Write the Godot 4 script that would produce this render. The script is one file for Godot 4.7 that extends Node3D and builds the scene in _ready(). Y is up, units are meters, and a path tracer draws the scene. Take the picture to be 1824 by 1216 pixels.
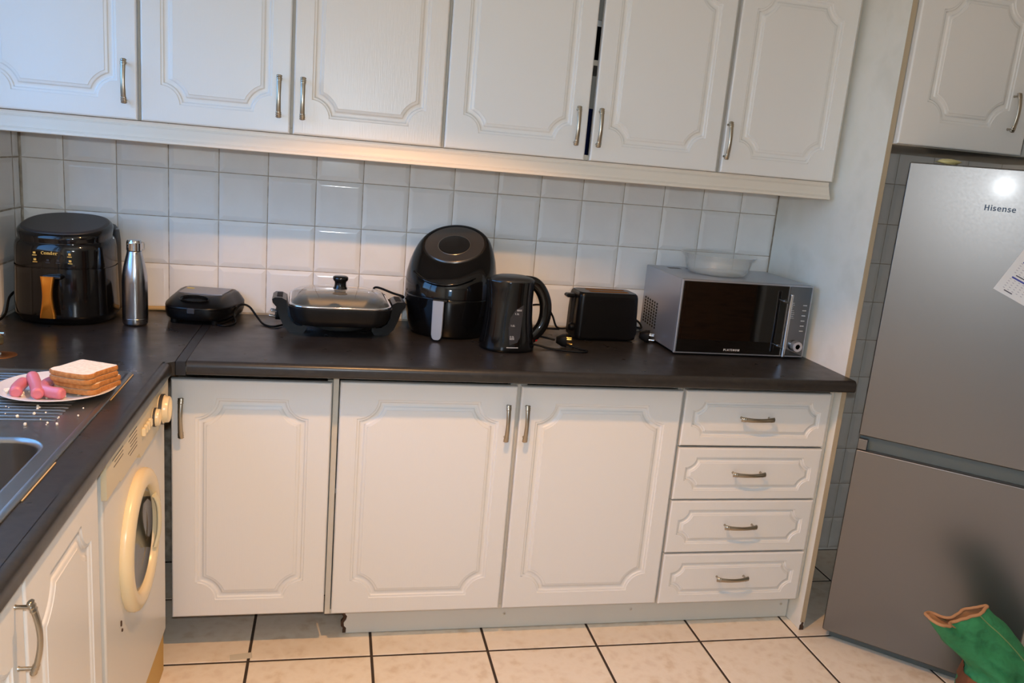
extends Node3D
# A kitchen corner: tiled back wall, L-shaped dark worktop with small appliances, white routed cabinets, a washing machine and a turned fridge.

var M := {}
var used := {}
var font_cache := {}
var mesh_cache := {}

const EYE := Vector3(0.972, 1.4854, 2.8059)
const LAMP_COL := Color(1.0, 0.74, 0.47)
const LAMP_E := 2.3
const LAMP_ANGLE := 56.0
const FLASH_E := 1.2
const SKY_E := 2.35

func _ready() -> void:
	# camera
	var cam := Camera3D.new()
	cam.name = "camera"
	cam.position = EYE
	cam.rotation = Vector3(-0.2207, -0.2234, 0.0883)
	cam.fov = 45.2137
	cam.near = 0.05
	add_child(cam)
	cam.current = true
	# daylight sky outside the windows
	var env := Environment.new()
	var sky := Sky.new()
	var sm := ProceduralSkyMaterial.new()
	sm.sky_top_color = Color(0.43, 0.67, 0.95)
	sm.sky_horizon_color = Color(0.57, 0.78, 0.96)
	sm.ground_bottom_color = Color(0.30, 0.32, 0.33)
	sm.ground_horizon_color = Color(0.55, 0.60, 0.64)
	sm.sky_energy_multiplier = SKY_E
	sm.ground_energy_multiplier = SKY_E * 0.5
	sky.sky_material = sm
	env.sky = sky
	env.background_mode = Environment.BG_SKY
	env.tonemap_mode = Environment.TONE_MAPPER_LINEAR
	env.tonemap_exposure = 1.0
	env.sdfgi_enabled = true
	env.ssao_enabled = true
	env.ssil_enabled = true
	var we := WorldEnvironment.new()
	we.name = "environment"
	we.environment = env
	add_child(we)
	# the camera's own flash, a hand above the lens
	var fl := OmniLight3D.new()
	fl.name = "camera_flash_light"
	fl.light_color = Color(0.95, 0.98, 1.0)
	fl.light_energy = FLASH_E
	fl.light_size = 0.02
	fl.omni_range = 12.0
	fl.omni_attenuation = 2.0
	fl.shadow_enabled = true
	add_child(fl)
	fl.position = EYE + Vector3(0.0, 0.075, 0.0)
	materials()
	build_shell()
	build_panel()
	build_lamp()
	build_worktops()
	build_uppers()
	build_bases()
	build_sink()
	build_washer()
	build_fridge()
	build_microwave()
	build_gold_fryer()
	build_black_fryer()
	build_pan()
	build_kettle()
	build_toaster()
	build_toastie()
	build_bottle()
	build_food()
	build_bag()
	build_oddments()

# ---------------------------------------------------------------- naming and tagging
func numbered(n: String) -> String:
	if not used.has(n):
		used[n] = 0
		return n
	used[n] += 1
	return "%s_%03d" % [n, used[n]]

func tag(o: Node, label: String, category: String, group := "") -> void:
	o.set_meta("label", label)
	o.set_meta("category", category)
	if group != "":
		o.set_meta("group", group)

func thing(called: String, label: String, category: String, at := Vector3.ZERO, turn := 0.0, group := "") -> Node3D:
	var o := Node3D.new()
	o.name = numbered(called)
	add_child(o)
	o.position = at
	o.rotation.y = turn
	tag(o, label, category, group)
	return o

func begin() -> SurfaceTool:
	var st := SurfaceTool.new()
	st.begin(Mesh.PRIMITIVE_TRIANGLES)
	return st

func put(mesh: Mesh, called: String, mat: Material, parent: Node, at := Vector3.ZERO, label := "") -> MeshInstance3D:
	var o := MeshInstance3D.new()
	o.mesh = mesh
	o.material_override = mat
	o.cast_shadow = GeometryInstance3D.SHADOW_CASTING_SETTING_ON
	if parent == self:
		o.name = numbered(called)
		add_child(o)
	else:
		o.name = called
		parent.add_child(o, true)
	o.position = at
	if label != "":
		o.set_meta("label", label)
	return o

func part(st: SurfaceTool, called: String, mat: Material, parent: Node, at := Vector3.ZERO, label := "") -> MeshInstance3D:
	return put(st.commit(), called, mat, parent, at, label)

func struct(st: SurfaceTool, called: String, mat: Material) -> MeshInstance3D:
	var o := part(st, called, mat, self)
	o.set_meta("kind", "structure")
	return o

# ---------------------------------------------------------------- shapes
func tri(st: SurfaceTool, a: Vector3, b: Vector3, c: Vector3, na: Vector3, nb: Vector3, nc: Vector3) -> void:
	if (c - a).cross(b - a).dot(na + nb + nc) < 0.0:
		st.set_normal(na); st.add_vertex(a)
		st.set_normal(nc); st.add_vertex(c)
		st.set_normal(nb); st.add_vertex(b)
	else:
		st.set_normal(na); st.add_vertex(a)
		st.set_normal(nb); st.add_vertex(b)
		st.set_normal(nc); st.add_vertex(c)

func quad(st: SurfaceTool, a: Vector3, b: Vector3, c: Vector3, d: Vector3, n: Vector3) -> void:
	tri(st, a, b, c, n, n, n)
	tri(st, a, c, d, n, n, n)

func quadn(st: SurfaceTool, a: Vector3, b: Vector3, c: Vector3, d: Vector3, na: Vector3, nb: Vector3, nc: Vector3, nd: Vector3) -> void:
	tri(st, a, b, c, na, nb, nc)
	tri(st, a, c, d, na, nc, nd)

# a box with rounded-looking edges: centre, size, edge radius
func rbox(st: SurfaceTool, c: Vector3, s: Vector3, r := 0.002, xf := Transform3D.IDENTITY) -> void:
	var h := s * 0.5
	r = minf(r, minf(h.x, minf(h.y, h.z)) * 0.98)
	var ax := [Vector3.RIGHT, Vector3.UP, Vector3.BACK]
	for i in 3:
		for sg in [-1.0, 1.0]:
			var n: Vector3 = ax[i] * sg
			var u: Vector3 = ax[(i + 1) % 3]
			var v: Vector3 = ax[(i + 2) % 3]
			var hu := h[(i + 1) % 3] - r
			var hv := h[(i + 2) % 3] - r
			var o: Vector3 = c + n * h[i]
			var nn := xf.basis * n
			quad(st, xf * (o - u * hu - v * hv), xf * (o + u * hu - v * hv), xf * (o + u * hu + v * hv), xf * (o - u * hu + v * hv), nn)
	if r <= 0.0:
		return
	for i in 3:
		var j := (i + 1) % 3
		var k := (i + 2) % 3
		for sj in [-1.0, 1.0]:
			for sk in [-1.0, 1.0]:
				var nj: Vector3 = ax[j] * sj
				var nk: Vector3 = ax[k] * sk
				var e: Vector3 = ax[i] * (h[i] - r)
				var pj: Vector3 = c + nj * h[j] + nk * (h[k] - r)
				var pk: Vector3 = c + nk * h[k] + nj * (h[j] - r)
				quadn(st, xf * (pj - e), xf * (pj + e), xf * (pk + e), xf * (pk - e), xf.basis * nj, xf.basis * nj, xf.basis * nk, xf.basis * nk)
	for sx in [-1.0, 1.0]:
		for sy in [-1.0, 1.0]:
			for sz in [-1.0, 1.0]:
				var q := Vector3(h.x * sx, h.y * sy, h.z * sz)
				var d := Vector3(r * sx, r * sy, r * sz)
				tri(st, xf * (c + q - Vector3(0, d.y, d.z)), xf * (c + q - Vector3(d.x, 0, d.z)), xf * (c + q - Vector3(d.x, d.y, 0)), xf.basis * Vector3(sx, 0, 0), xf.basis * Vector3(0, sy, 0), xf.basis * Vector3(0, 0, sz))

func bx(st: SurfaceTool, lo: Vector3, hi: Vector3, r := 0.0015) -> void:
	rbox(st, (lo + hi) * 0.5, hi - lo, r)

# a skin over rings of points (all the same length); repeat a ring for a crease
func loft(st: SurfaceTool, rings: Array, closed := true, cap0 := false, cap1 := false, hint := Vector3.ZERO, xf := Transform3D.IDENTITY) -> void:
	var nr := rings.size()
	var ns: int = rings[0].size()
	var norms := []
	var agree := 0.0
	for i in nr:
		var row := PackedVector3Array()
		var cen := Vector3.ZERO
		for p in rings[i]:
			cen += p
		cen /= float(ns)
		var fw := i + 1 if i + 1 < nr else i
		var bk := i - 1 if i > 0 else i
		if fw != i and rings[fw][0].distance_to(rings[i][0]) < 1e-7 and rings[fw][ns / 3].distance_to(rings[i][ns / 3]) < 1e-7:
			fw = i
		if bk != i and rings[bk][0].distance_to(rings[i][0]) < 1e-7 and rings[bk][ns / 3].distance_to(rings[i][ns / 3]) < 1e-7:
			bk = i
		for j in ns:
			var a: Vector3
			var b: Vector3
			if closed:
				a = rings[i][(j + 1) % ns]
				b = rings[i][(j + ns - 1) % ns]
			else:
				a = rings[i][mini(j + 1, ns - 1)]
				b = rings[i][maxi(j - 1, 0)]
			var du := a - b
			var dv: Vector3 = rings[fw][j] - rings[bk][j]
			var n := du.cross(dv)
			if n.length() < 1e-14:
				# a pole: take the way along the axis of the neighbouring ring
				var o2: Array = [fw, bk]
				var far: int = fw if fw != i else bk
				var cf := Vector3.ZERO
				for p in rings[far]:
					cf += p
				cf /= float(ns)
				n = (cen - cf) * 1e-6
				row.append(n.normalized() * 1e-9)
				continue
			row.append(n.normalized())
			if hint != Vector3.ZERO:
				agree += n.normalized().dot(hint)
			else:
				agree += n.normalized().dot((rings[i][j] - cen).normalized())
		norms.append(row)
	var sg := 1.0 if agree >= 0.0 else -1.0
	for i in nr:
		for j in ns:
			if norms[i][j].length() < 1e-6:
				norms[i][j] = norms[i][j].normalized()
			else:
				norms[i][j] = norms[i][j] * sg
	var lim := ns if closed else ns - 1
	for i in nr - 1:
		if rings[i][0].distance_to(rings[i + 1][0]) < 1e-7 and rings[i][ns / 3].distance_to(rings[i + 1][ns / 3]) < 1e-7:
			continue
		for j in lim:
			var k := (j + 1) % ns
			quadn(st, xf * rings[i][j], xf * rings[i][k], xf * rings[i + 1][k], xf * rings[i + 1][j], xf.basis * norms[i][j], xf.basis * norms[i][k], xf.basis * norms[i + 1][k], xf.basis * norms[i + 1][j])
	for side in [[cap0, 0, 1], [cap1, nr - 1, nr - 2]]:
		if not side[0]:
			continue
		var ring: PackedVector3Array = rings[side[1]]
		var cc := Vector3.ZERO
		var c2 := Vector3.ZERO
		for j in ns:
			cc += ring[j]
			c2 += rings[side[2]][j]
		cc /= float(ns)
		c2 /= float(ns)
		var nn := Vector3.ZERO
		for j in ns:
			nn += (ring[j] - cc).cross(ring[(j + 1) % ns] - cc)
		nn = nn.normalized()
		if nn.dot(cc - c2) < 0.0:
			nn = -nn
		for j in ns:
			tri(st, xf * cc, xf * ring[j], xf * ring[(j + 1) % ns], xf.basis * nn, xf.basis * nn, xf.basis * nn)

func sring(y: float, rx: float, rz: float, n := 2.0, segs := 40, cx := 0.0, cz := 0.0) -> PackedVector3Array:
	var out := PackedVector3Array()
	for j in segs:
		var a := TAU * j / segs
		var c := cos(a)
		var s := sin(a)
		out.append(Vector3(cx + signf(c) * pow(absf(c), 2.0 / n) * rx, y, cz + signf(s) * pow(absf(s), 2.0 / n) * rz))
	return out

func lathe(st: SurfaceTool, prof: Array, segs := 40, xf := Transform3D.IDENTITY, cap0 := false, cap1 := false) -> void:
	var rings := []
	for p in prof:
		rings.append(sring(p.y, p.x, p.x, 2.0, segs))
	loft(st, rings, true, cap0, cap1, Vector3.ZERO, xf)

func smooth(pts: Array, per := 8, closed := false) -> PackedVector3Array:
	var out := PackedVector3Array()
	var n := pts.size()
	var last := n if closed else n - 1
	for i in last:
		var p0: Vector3 = pts[(i + n - 1) % n] if closed else pts[maxi(i - 1, 0)]
		var p1: Vector3 = pts[i]
		var p2: Vector3 = pts[(i + 1) % n]
		var p3: Vector3 = pts[(i + 2) % n] if closed else pts[mini(i + 2, n - 1)]
		for k in per:
			var t := float(k) / per
			out.append(0.5 * ((2.0 * p1) + (p2 - p0) * t + (2.0 * p0 - 5.0 * p1 + 4.0 * p2 - p3) * t * t + (3.0 * p1 - p0 - 3.0 * p2 + p3) * t * t * t))
	if not closed:
		out.append(pts[n - 1])
	return out

# a tube along points; radius a number or one per point; flat squeezes it along the second axis
func tube(st: SurfaceTool, pts: PackedVector3Array, radius, seg := 8, flat := 1.0, up0 := Vector3.ZERO, caps := true, xf := Transform3D.IDENTITY) -> void:
	var n := pts.size()
	var t0 := (pts[1] - pts[0]).normalized()
	var u := up0
	if u == Vector3.ZERO:
		u = Vector3.UP if absf(t0.y) < 0.9 else Vector3.RIGHT
	u = (u - t0 * u.dot(t0)).normalized()
	var rings := []
	for i in n:
		var t := (pts[mini(i + 1, n - 1)] - pts[maxi(i - 1, 0)]).normalized()
		u = (u - t * u.dot(t)).normalized()
		var v := t.cross(u)
		var r: float = radius if (radius is float) else radius[i]
		var ring := PackedVector3Array()
		for j in seg:
			var a := TAU * j / seg
			ring.append(pts[i] + u * cos(a) * r * flat + v * sin(a) * r)
		rings.append(ring)
	loft(st, rings, true, caps, caps, Vector3.ZERO, xf)

func tri_poly(poly: PackedVector2Array) -> PackedInt32Array:
	return Geometry2D.triangulate_polygon(poly)

func with_hole(outer: PackedVector2Array, hole: PackedVector2Array) -> PackedVector2Array:
	var o := outer.duplicate()
	var h := hole.duplicate()
	if Geometry2D.is_polygon_clockwise(o):
		o.reverse()
	if not Geometry2D.is_polygon_clockwise(h):
		h.reverse()
	var best := 1e9
	var bi := 0
	var bj := 0
	for i in o.size():
		for j in h.size():
			var d := o[i].distance_squared_to(h[j])
			if d < best:
				best = d; bi = i; bj = j
	var out := PackedVector2Array()
	for i in o.size() + 1:
		out.append(o[(bi + i) % o.size()])
	for j in h.size() + 1:
		out.append(h[(bj + j) % h.size()])
	return out

func face(st: SurfaceTool, poly: PackedVector2Array, z: float, n: float, xf := Transform3D.IDENTITY) -> void:
	var idx := tri_poly(poly)
	var nn := xf.basis * Vector3(0, 0, n)
	for k in range(0, idx.size(), 3):
		var a := poly[idx[k]]
		var b := poly[idx[k + 1]]
		var c := poly[idx[k + 2]]
		tri(st, xf * Vector3(a.x, a.y, z), xf * Vector3(b.x, b.y, z), xf * Vector3(c.x, c.y, z), nn, nn, nn)

func walls(st: SurfaceTool, poly: PackedVector2Array, z0: float, z1: float, inward := false, xf := Transform3D.IDENTITY) -> void:
	var p := poly.duplicate()
	if Geometry2D.is_polygon_clockwise(p):
		p.reverse()
	var n := p.size()
	var en := []
	for i in n:
		var d := (p[(i + 1) % n] - p[i]).normalized()
		var m := Vector2(d.y, -d.x)
		en.append(-m if inward else m)
	for i in n:
		var k := (i + 1) % n
		var na: Vector2 = en[i]
		var nb: Vector2 = en[i]
		if en[(i + n - 1) % n].dot(en[i]) > 0.76:
			na = (en[(i + n - 1) % n] + en[i]).normalized()
		if en[k].dot(en[i]) > 0.76:
			nb = (en[k] + en[i]).normalized()
		var a3 := xf.basis * Vector3(na.x, na.y, 0)
		var b3 := xf.basis * Vector3(nb.x, nb.y, 0)
		quadn(st, xf * Vector3(p[i].x, p[i].y, z0), xf * Vector3(p[k].x, p[k].y, z0), xf * Vector3(p[k].x, p[k].y, z1), xf * Vector3(p[i].x, p[i].y, z1), a3, b3, b3, a3)

func prism(st: SurfaceTool, poly: PackedVector2Array, z0: float, z1: float, xf := Transform3D.IDENTITY, hole := PackedVector2Array()) -> void:
	var f := poly if hole.is_empty() else with_hole(poly, hole)
	face(st, f, z1, 1.0, xf)
	face(st, f, z0, -1.0, xf)
	walls(st, poly, z0, z1, false, xf)
	if not hole.is_empty():
		walls(st, hole, z0, z1, true, xf)

func rr2(w: float, h: float, r: float, seg := 6, c := Vector2.ZERO) -> PackedVector2Array:
	var out := PackedVector2Array()
	for q in 4:
		var cx := (w * 0.5 - r) * (1.0 if q == 0 or q == 3 else -1.0)
		var cy := (h * 0.5 - r) * (1.0 if q < 2 else -1.0)
		for k in seg + 1:
			var a := PI * 0.5 * (q + float(k) / seg)
			out.append(c + Vector2(cx + cos(a) * r, cy + sin(a) * r))
	return out

func ring3(p: PackedVector2Array, y: float) -> PackedVector3Array:
	var out := PackedVector3Array()
	for v in p:
		out.append(Vector3(v.x, y, v.y))
	return out

func ringz(p: PackedVector2Array, z: float) -> PackedVector3Array:
	var out := PackedVector3Array()
	for v in p:
		out.append(Vector3(v.x, v.y, z))
	return out

func lettering(parent: Node, s: String, height: float, mat: Material, xf: Transform3D, face_name := "Droid Sans", bold := false, italic := false, called := "lettering", depth := 0.0006, spacing := 0) -> MeshInstance3D:
	var key := face_name + str(bold) + str(italic) + str(spacing)
	if not font_cache.has(key):
		var f := SystemFont.new()
		f.font_names = PackedStringArray([face_name])
		f.font_weight = 700 if bold else 400
		f.font_italic = italic
		if spacing != 0:
			var fv := FontVariation.new()
			fv.base_font = f
			fv.spacing_glyph = spacing
			font_cache[key] = fv
		else:
			font_cache[key] = f
	var t := TextMesh.new()
	t.text = s
	t.font = font_cache[key]
	t.font_size = 48
	t.pixel_size = height / 48.0 * 1.4
	t.depth = depth
	t.curve_step = 2.0
	var o := put(t, called, mat, parent)
	o.transform = xf
	return o

func turned(axis: Vector3, deg: float, at := Vector3.ZERO) -> Transform3D:
	return Transform3D(Basis(axis, deg_to_rad(deg)), at)

# ---------------------------------------------------------------- materials
func c8(r: int, g: int, b: int) -> Color:
	return Color(r / 255.0, g / 255.0, b / 255.0)

func mat(col: Color, rough := 0.5, metal := 0.0) -> StandardMaterial3D:
	var m := StandardMaterial3D.new()
	m.albedo_color = col
	m.roughness = rough
	m.metallic = metal
	return m

func noise(seed_: int, freq: float, oct := 4) -> FastNoiseLite:
	var n := FastNoiseLite.new()
	n.seed = seed_
	n.noise_type = FastNoiseLite.TYPE_SIMPLEX_SMOOTH
	n.frequency = freq
	n.fractal_octaves = oct
	return n

# tileable noise picture mixing colours a, b and sometimes speckles
func noise_tex(size: int, seed_: int, freq: float, sx: float, sy: float, cols: Array, speck := 0.0, speck_col := Color.BLACK) -> ImageTexture:
	var n := noise(seed_, freq, 5)
	var n2 := noise(seed_ + 7, freq * 9.0, 2)
	var im := Image.create(size, size, true, Image.FORMAT_RGB8)
	var r := RandomNumberGenerator.new()
	r.seed = seed_
	for y in size:
		for x in size:
			# wrap on a torus by mixing two shifted samples
			var u := float(x) / size
			var v := float(y) / size
			var fx := u * size * sx
			var fy := v * size * sy
			var a := n.get_noise_2d(fx, fy)
			var wx := clampf((u - 0.85) / 0.15, 0, 1)
			var wy := clampf((v - 0.85) / 0.15, 0, 1)
			if wx > 0.0:
				a = lerpf(a, n.get_noise_2d(fx - size * sx, fy), wx)
			if wy > 0.0:
				var b := n.get_noise_2d(fx, fy - size * sy)
				if wx > 0.0:
					b = lerpf(b, n.get_noise_2d(fx - size * sx, fy - size * sy), wx)
				a = lerpf(a, b, wy)
			var t := clampf(a * 0.9 + 0.5, 0.0, 0.999) * (cols.size() - 1)
			var k := int(t)
			var c: Color = cols[k].lerp(cols[k + 1], t - k)
			if speck > 0.0:
				var q := n2.get_noise_2d(x, y)
				if q > 1.0 - speck:
					c = c.lerp(speck_col, 0.6)
			im.set_pixel(x, y, c)
	im.generate_mipmaps()
	return ImageTexture.create_from_image(im)

func bump_tex(size: int, seed_: int, freq: float, sx: float, sy: float, strength: float) -> ImageTexture:
	var n := noise(seed_, freq, 4)
	var im := Image.create(size, size, false, Image.FORMAT_RGBA8)
	for y in size:
		for x in size:
			var v := n.get_noise_2d(x * sx, y * sy) * 0.5 + 0.5
			im.set_pixel(x, y, Color(v, v, v))
	im.bump_map_to_normal_map(strength)
	return ImageTexture.create_from_image(im)

func tri_map(m: StandardMaterial3D, scale: float, world := false) -> void:
	m.uv1_triplanar = true
	m.uv1_world_triplanar = world
	m.uv1_scale = Vector3.ONE * scale

func glass(col: Color, alpha: float, rough := 0.02) -> StandardMaterial3D:
	var m := mat(Color(col.r, col.g, col.b, alpha), rough)
	m.transparency = BaseMaterial3D.TRANSPARENCY_ALPHA
	return m

func materials() -> void:
	var grain := bump_tex(512, 11, 0.03, 6.0, 0.3, 3.0)
	var d := mat(c8(228, 226, 222), 0.32)
	d.normal_enabled = true
	d.normal_texture = grain
	d.normal_scale = 0.05
	tri_map(d, 3.2)
	M.door = d
	var pale := mat(c8(230, 223, 214), 0.32)
	pale.normal_enabled = true
	pale.normal_texture = grain
	pale.normal_scale = 0.13
	tri_map(pale, 3.2)
	M.door_grain = pale
	M.carcass = mat(c8(205, 199, 186), 0.5)
	M.pelmet = mat(c8(222, 212, 197), 0.38)
	M.panel = mat(c8(238, 237, 229), 0.42)
	M.panel.albedo_texture = noise_tex(256, 31, 0.01, 1, 1, [c8(244, 244, 242), c8(255, 255, 255), c8(250, 250, 247)], 0.06, c8(190, 180, 165))
	tri_map(M.panel, 1.6)
	M.edge = mat(c8(180, 164, 138), 0.55)
	M.chip = mat(c8(74, 52, 36), 0.9)
	M.plinth = mat(c8(214, 212, 203), 0.45)
	M.nickel = mat(c8(176, 166, 150), 0.28, 1.0)
	M.chrome = mat(c8(215, 215, 218), 0.06, 1.0)
	M.steel = mat(c8(176, 177, 180), 0.27, 1.0)
	M.steel.roughness_texture = noise_tex(256, 41, 0.02, 4, 0.4, [c8(170, 170, 170), c8(255, 255, 255)])
	tri_map(M.steel, 5.0)
	M.sink = mat(c8(152, 149, 145), 0.36, 1.0)
	M.sink.roughness_texture = noise_tex(256, 43, 0.03, 1, 1, [c8(215, 215, 215), c8(255, 255, 255)])
	tri_map(M.sink, 6.0)
	M.brass = mat(c8(214, 168, 88), 0.22, 1.0)
	M.gold = mat(c8(222, 146, 60), 0.16, 1.0)
	M.black_gloss = mat(c8(12, 12, 13), 0.09)
	M.black_satin = mat(c8(12, 12, 13), 0.3)
	M.black_satin.metallic_specular = 0.35
	M.black_matte = mat(c8(24, 24, 25), 0.5)
	M.lid_grey = mat(c8(44, 45, 48), 0.42)
	M.rubber = mat(c8(10, 10, 10), 0.55)
	M.rubber.metallic_specular = 0.3
	M.dark_void = mat(c8(16, 14, 13), 0.9)
	# tiles
	var wt := mat(c8(232, 231, 228), 0.1)
	wt.albedo_texture = noise_tex(256, 51, 0.008, 1, 1, [c8(250, 250, 250), c8(255, 255, 255), c8(252, 251, 249)])
	tri_map(wt, 2.0, true)
	M.tile = wt
	M.grout = mat(c8(196, 188, 176), 0.85)
	M.grout.albedo_texture = noise_tex(256, 53, 0.03, 1, 1, [c8(190, 184, 174), c8(255, 252, 246)])
	tri_map(M.grout, 3.0, true)
	for k in 3:
		var ft := mat(Color.WHITE, 0.36)
		ft.albedo_texture = noise_tex(512, 61 + k, 0.012, 1, 1, [c8(232, 214, 192), c8(240, 225, 204), c8(243, 229, 209), c8(238, 222, 200), c8(226, 206, 180)], 0.06, c8(196, 168, 134))
		tri_map(ft, 1.7, true)
		M["floor%d" % k] = ft
	M.floor_grout = mat(c8(64, 50, 38), 0.9)
	M.wall = mat(c8(214, 208, 196), 0.8)
	M.ceiling = mat(c8(226, 224, 218), 0.85)
	# dark laminate
	var wk := mat(Color.WHITE, 0.36)
	wk.albedo_texture = noise_tex(512, 71, 0.012, 1.0, 1.6, [c8(34, 32, 31), c8(39, 37, 36), c8(45, 42, 40), c8(38, 36, 35), c8(50, 47, 44)], 0.08, c8(76, 72, 68))
	wk.roughness_texture = noise_tex(256, 73, 0.02, 1, 1, [c8(190, 190, 190), c8(255, 255, 255)])
	tri_map(wk, 2.2, true)
	M.worktop = wk
	M.join = mat(c8(30, 30, 32), 0.42)
	M.sealant = mat(c8(196, 162, 108), 0.6)
	# fridge
	var fs := mat(c8(124, 122, 121), 0.36, 0.9)
	fs.roughness_texture = noise_tex(512, 81, 0.05, 1, 1, [c8(236, 236, 236), c8(255, 255, 255)])
	tri_map(fs, 4.0)
	fs.clearcoat_enabled = true
	fs.clearcoat = 0.09
	fs.clearcoat_roughness = 0.1
	M.fridge = fs
	M.fridge_side = mat(c8(66, 68, 71), 0.45)
	M.fridge_dark = mat(c8(84, 94, 94), 0.4)
	# washing machine
	M.wm = mat(c8(224, 221, 214), 0.3)
	M.wm_cream = mat(c8(238, 216, 172), 0.25)
	M.wm_panel = mat(c8(214, 200, 168), 0.4)
	M.wm_base = mat(c8(206, 164, 80), 0.45)
	M.wm_glass = mat(c8(34, 33, 32), 0.05)
	M.ink = mat(c8(92, 84, 70), 0.7)
	# microwave
	M.mw = mat(c8(178, 182, 190), 0.34, 0.75)
	M.mw_top = mat(c8(176, 172, 164), 0.5, 0.5)
	M.mw_mirror = mat(c8(104, 106, 108), 0.04, 1.0)
	M.mw_glass = mat(c8(10, 9, 9), 0.03)
	M.mw_glass.clearcoat_enabled = true
	M.mw_glass.clearcoat = 1.0
	M.mw_glass.clearcoat_roughness = 0.02
	M.print = mat(c8(205, 205, 205), 0.5)
	M.print_gold = mat(c8(214, 176, 86), 0.4)
	M.print_dark = mat(c8(44, 58, 78), 0.4, 0.3)
	M.bowl = glass(c8(226, 226, 218), 0.22, 0.1)
	M.lid_glass = glass(c8(176, 186, 182), 0.12, 0.03)
	M.pan = mat(c8(26, 26, 26), 0.34)
	M.pan.albedo_texture = noise_tex(256, 91, 0.02, 1, 1, [c8(200, 200, 200), c8(255, 255, 255)], 0.1, c8(255, 235, 200))
	tri_map(M.pan, 5.0)
	M.bread = mat(c8(246, 232, 208), 0.85)
	M.bread.albedo_texture = noise_tex(256, 95, 0.03, 1, 1, [c8(236, 226, 212), c8(255, 252, 246)], 0.2, c8(220, 196, 165))
	tri_map(M.bread, 12.0)
	M.crust = mat(c8(206, 140, 76), 0.8)
	M.crust.albedo_texture = noise_tex(256, 97, 0.03, 1, 1, [c8(210, 190, 165), c8(255, 255, 255)])
	tri_map(M.crust, 14.0)
	M.filling = mat(c8(206, 112, 52), 0.5)
	M.sausage = mat(c8(206, 116, 126), 0.32)
	M.sausage.subsurf_scatter_enabled = true
	M.sausage.subsurf_scatter_strength = 0.15
	M.plate = mat(c8(228, 218, 208), 0.25)
	M.relish = mat(c8(170, 130, 62), 0.6)
	M.crumb = mat(c8(236, 222, 200), 0.8)
	var bag := mat(Color.WHITE, 0.8)
	bag.albedo_texture = noise_tex(256, 99, 0.02, 1, 1, [c8(38, 112, 70), c8(52, 138, 88), c8(44, 124, 78)])
	tri_map(bag, 5.0)
	M.bag = bag
	M.jute = mat(c8(178, 130, 90), 0.85)
	M.jute_dark = mat(c8(120, 70, 40), 0.85)
	M.paper = mat(c8(224, 220, 216), 0.7)
	M.print_blue = mat(c8(58, 66, 150), 0.6)
	M.wood = mat(Color.WHITE, 0.45)
	M.wood.albedo_texture = noise_tex(256, 101, 0.02, 0.4, 5.0, [c8(104, 66, 36), c8(150, 100, 58), c8(126, 82, 46)])
	tri_map(M.wood, 1.2)
	M.window_white = mat(c8(232, 232, 230), 0.4)
	M.pane = glass(c8(235, 242, 246), 0.06, 0.02)
	M.red = mat(c8(170, 16, 14), 0.3)
	M.blue_glass = mat(c8(24, 34, 70), 0.06)
	M.white_china = mat(c8(230, 230, 228), 0.2)
	M.tape = mat(c8(214, 204, 184), 0.35)
	M.yellow = mat(c8(226, 200, 40), 0.5)
	var glow := mat(c8(255, 236, 205), 0.5)
	glow.emission_enabled = true
	glow.emission = c8(255, 214, 160)
	glow.emission_energy_multiplier = 2.0
	M.lamp_glow = glow

# ---------------------------------------------------------------- cabinet fronts and handles
# outline of the routed panel: a rectangle whose corners are scooped out, inset by d
func scoop(w: float, h: float, mx: float, my: float, r: float, d: float) -> PackedVector2Array:
	var hw := w * 0.5 - mx
	var hh := h * 0.5 - my
	var out := PackedVector2Array()
	for q in 4:
		var sx := 1.0 if q == 0 or q == 3 else -1.0
		var sy := 1.0 if q < 2 else -1.0
		var rr := r + d
		var a0 := asin(d / rr)
		for k in 9:
			var a := lerpf(a0, PI * 0.5 - a0, k / 8.0)
			# from the vertical side towards the horizontal side, as seen from the corner
			var p := Vector2(-sin(a), -cos(a)) * rr
			if q == 1 or q == 3:
				p = Vector2(-cos(a), -sin(a)) * rr
			out.append(Vector2((hw + p.x) * sx, (hh + p.y) * sy))
	return out

const GROOVE := [Vector2(0, 0), Vector2(0.0006, -0.0016), Vector2(0.0030, -0.0024), Vector2(0.0066, -0.0026), Vector2(0.0084, -0.0024), Vector2(0.0090, -0.0046), Vector2(0.0115, -0.0058), Vector2(0.0160, -0.0060), Vector2(0.0215, -0.0056), Vector2(0.0236, -0.0046), Vector2(0.0242, -0.0026), Vector2(0.0275, -0.0022), Vector2(0.0316, -0.0014), Vector2(0.0334, -0.0012), Vector2(0.0340, 0)]

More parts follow.
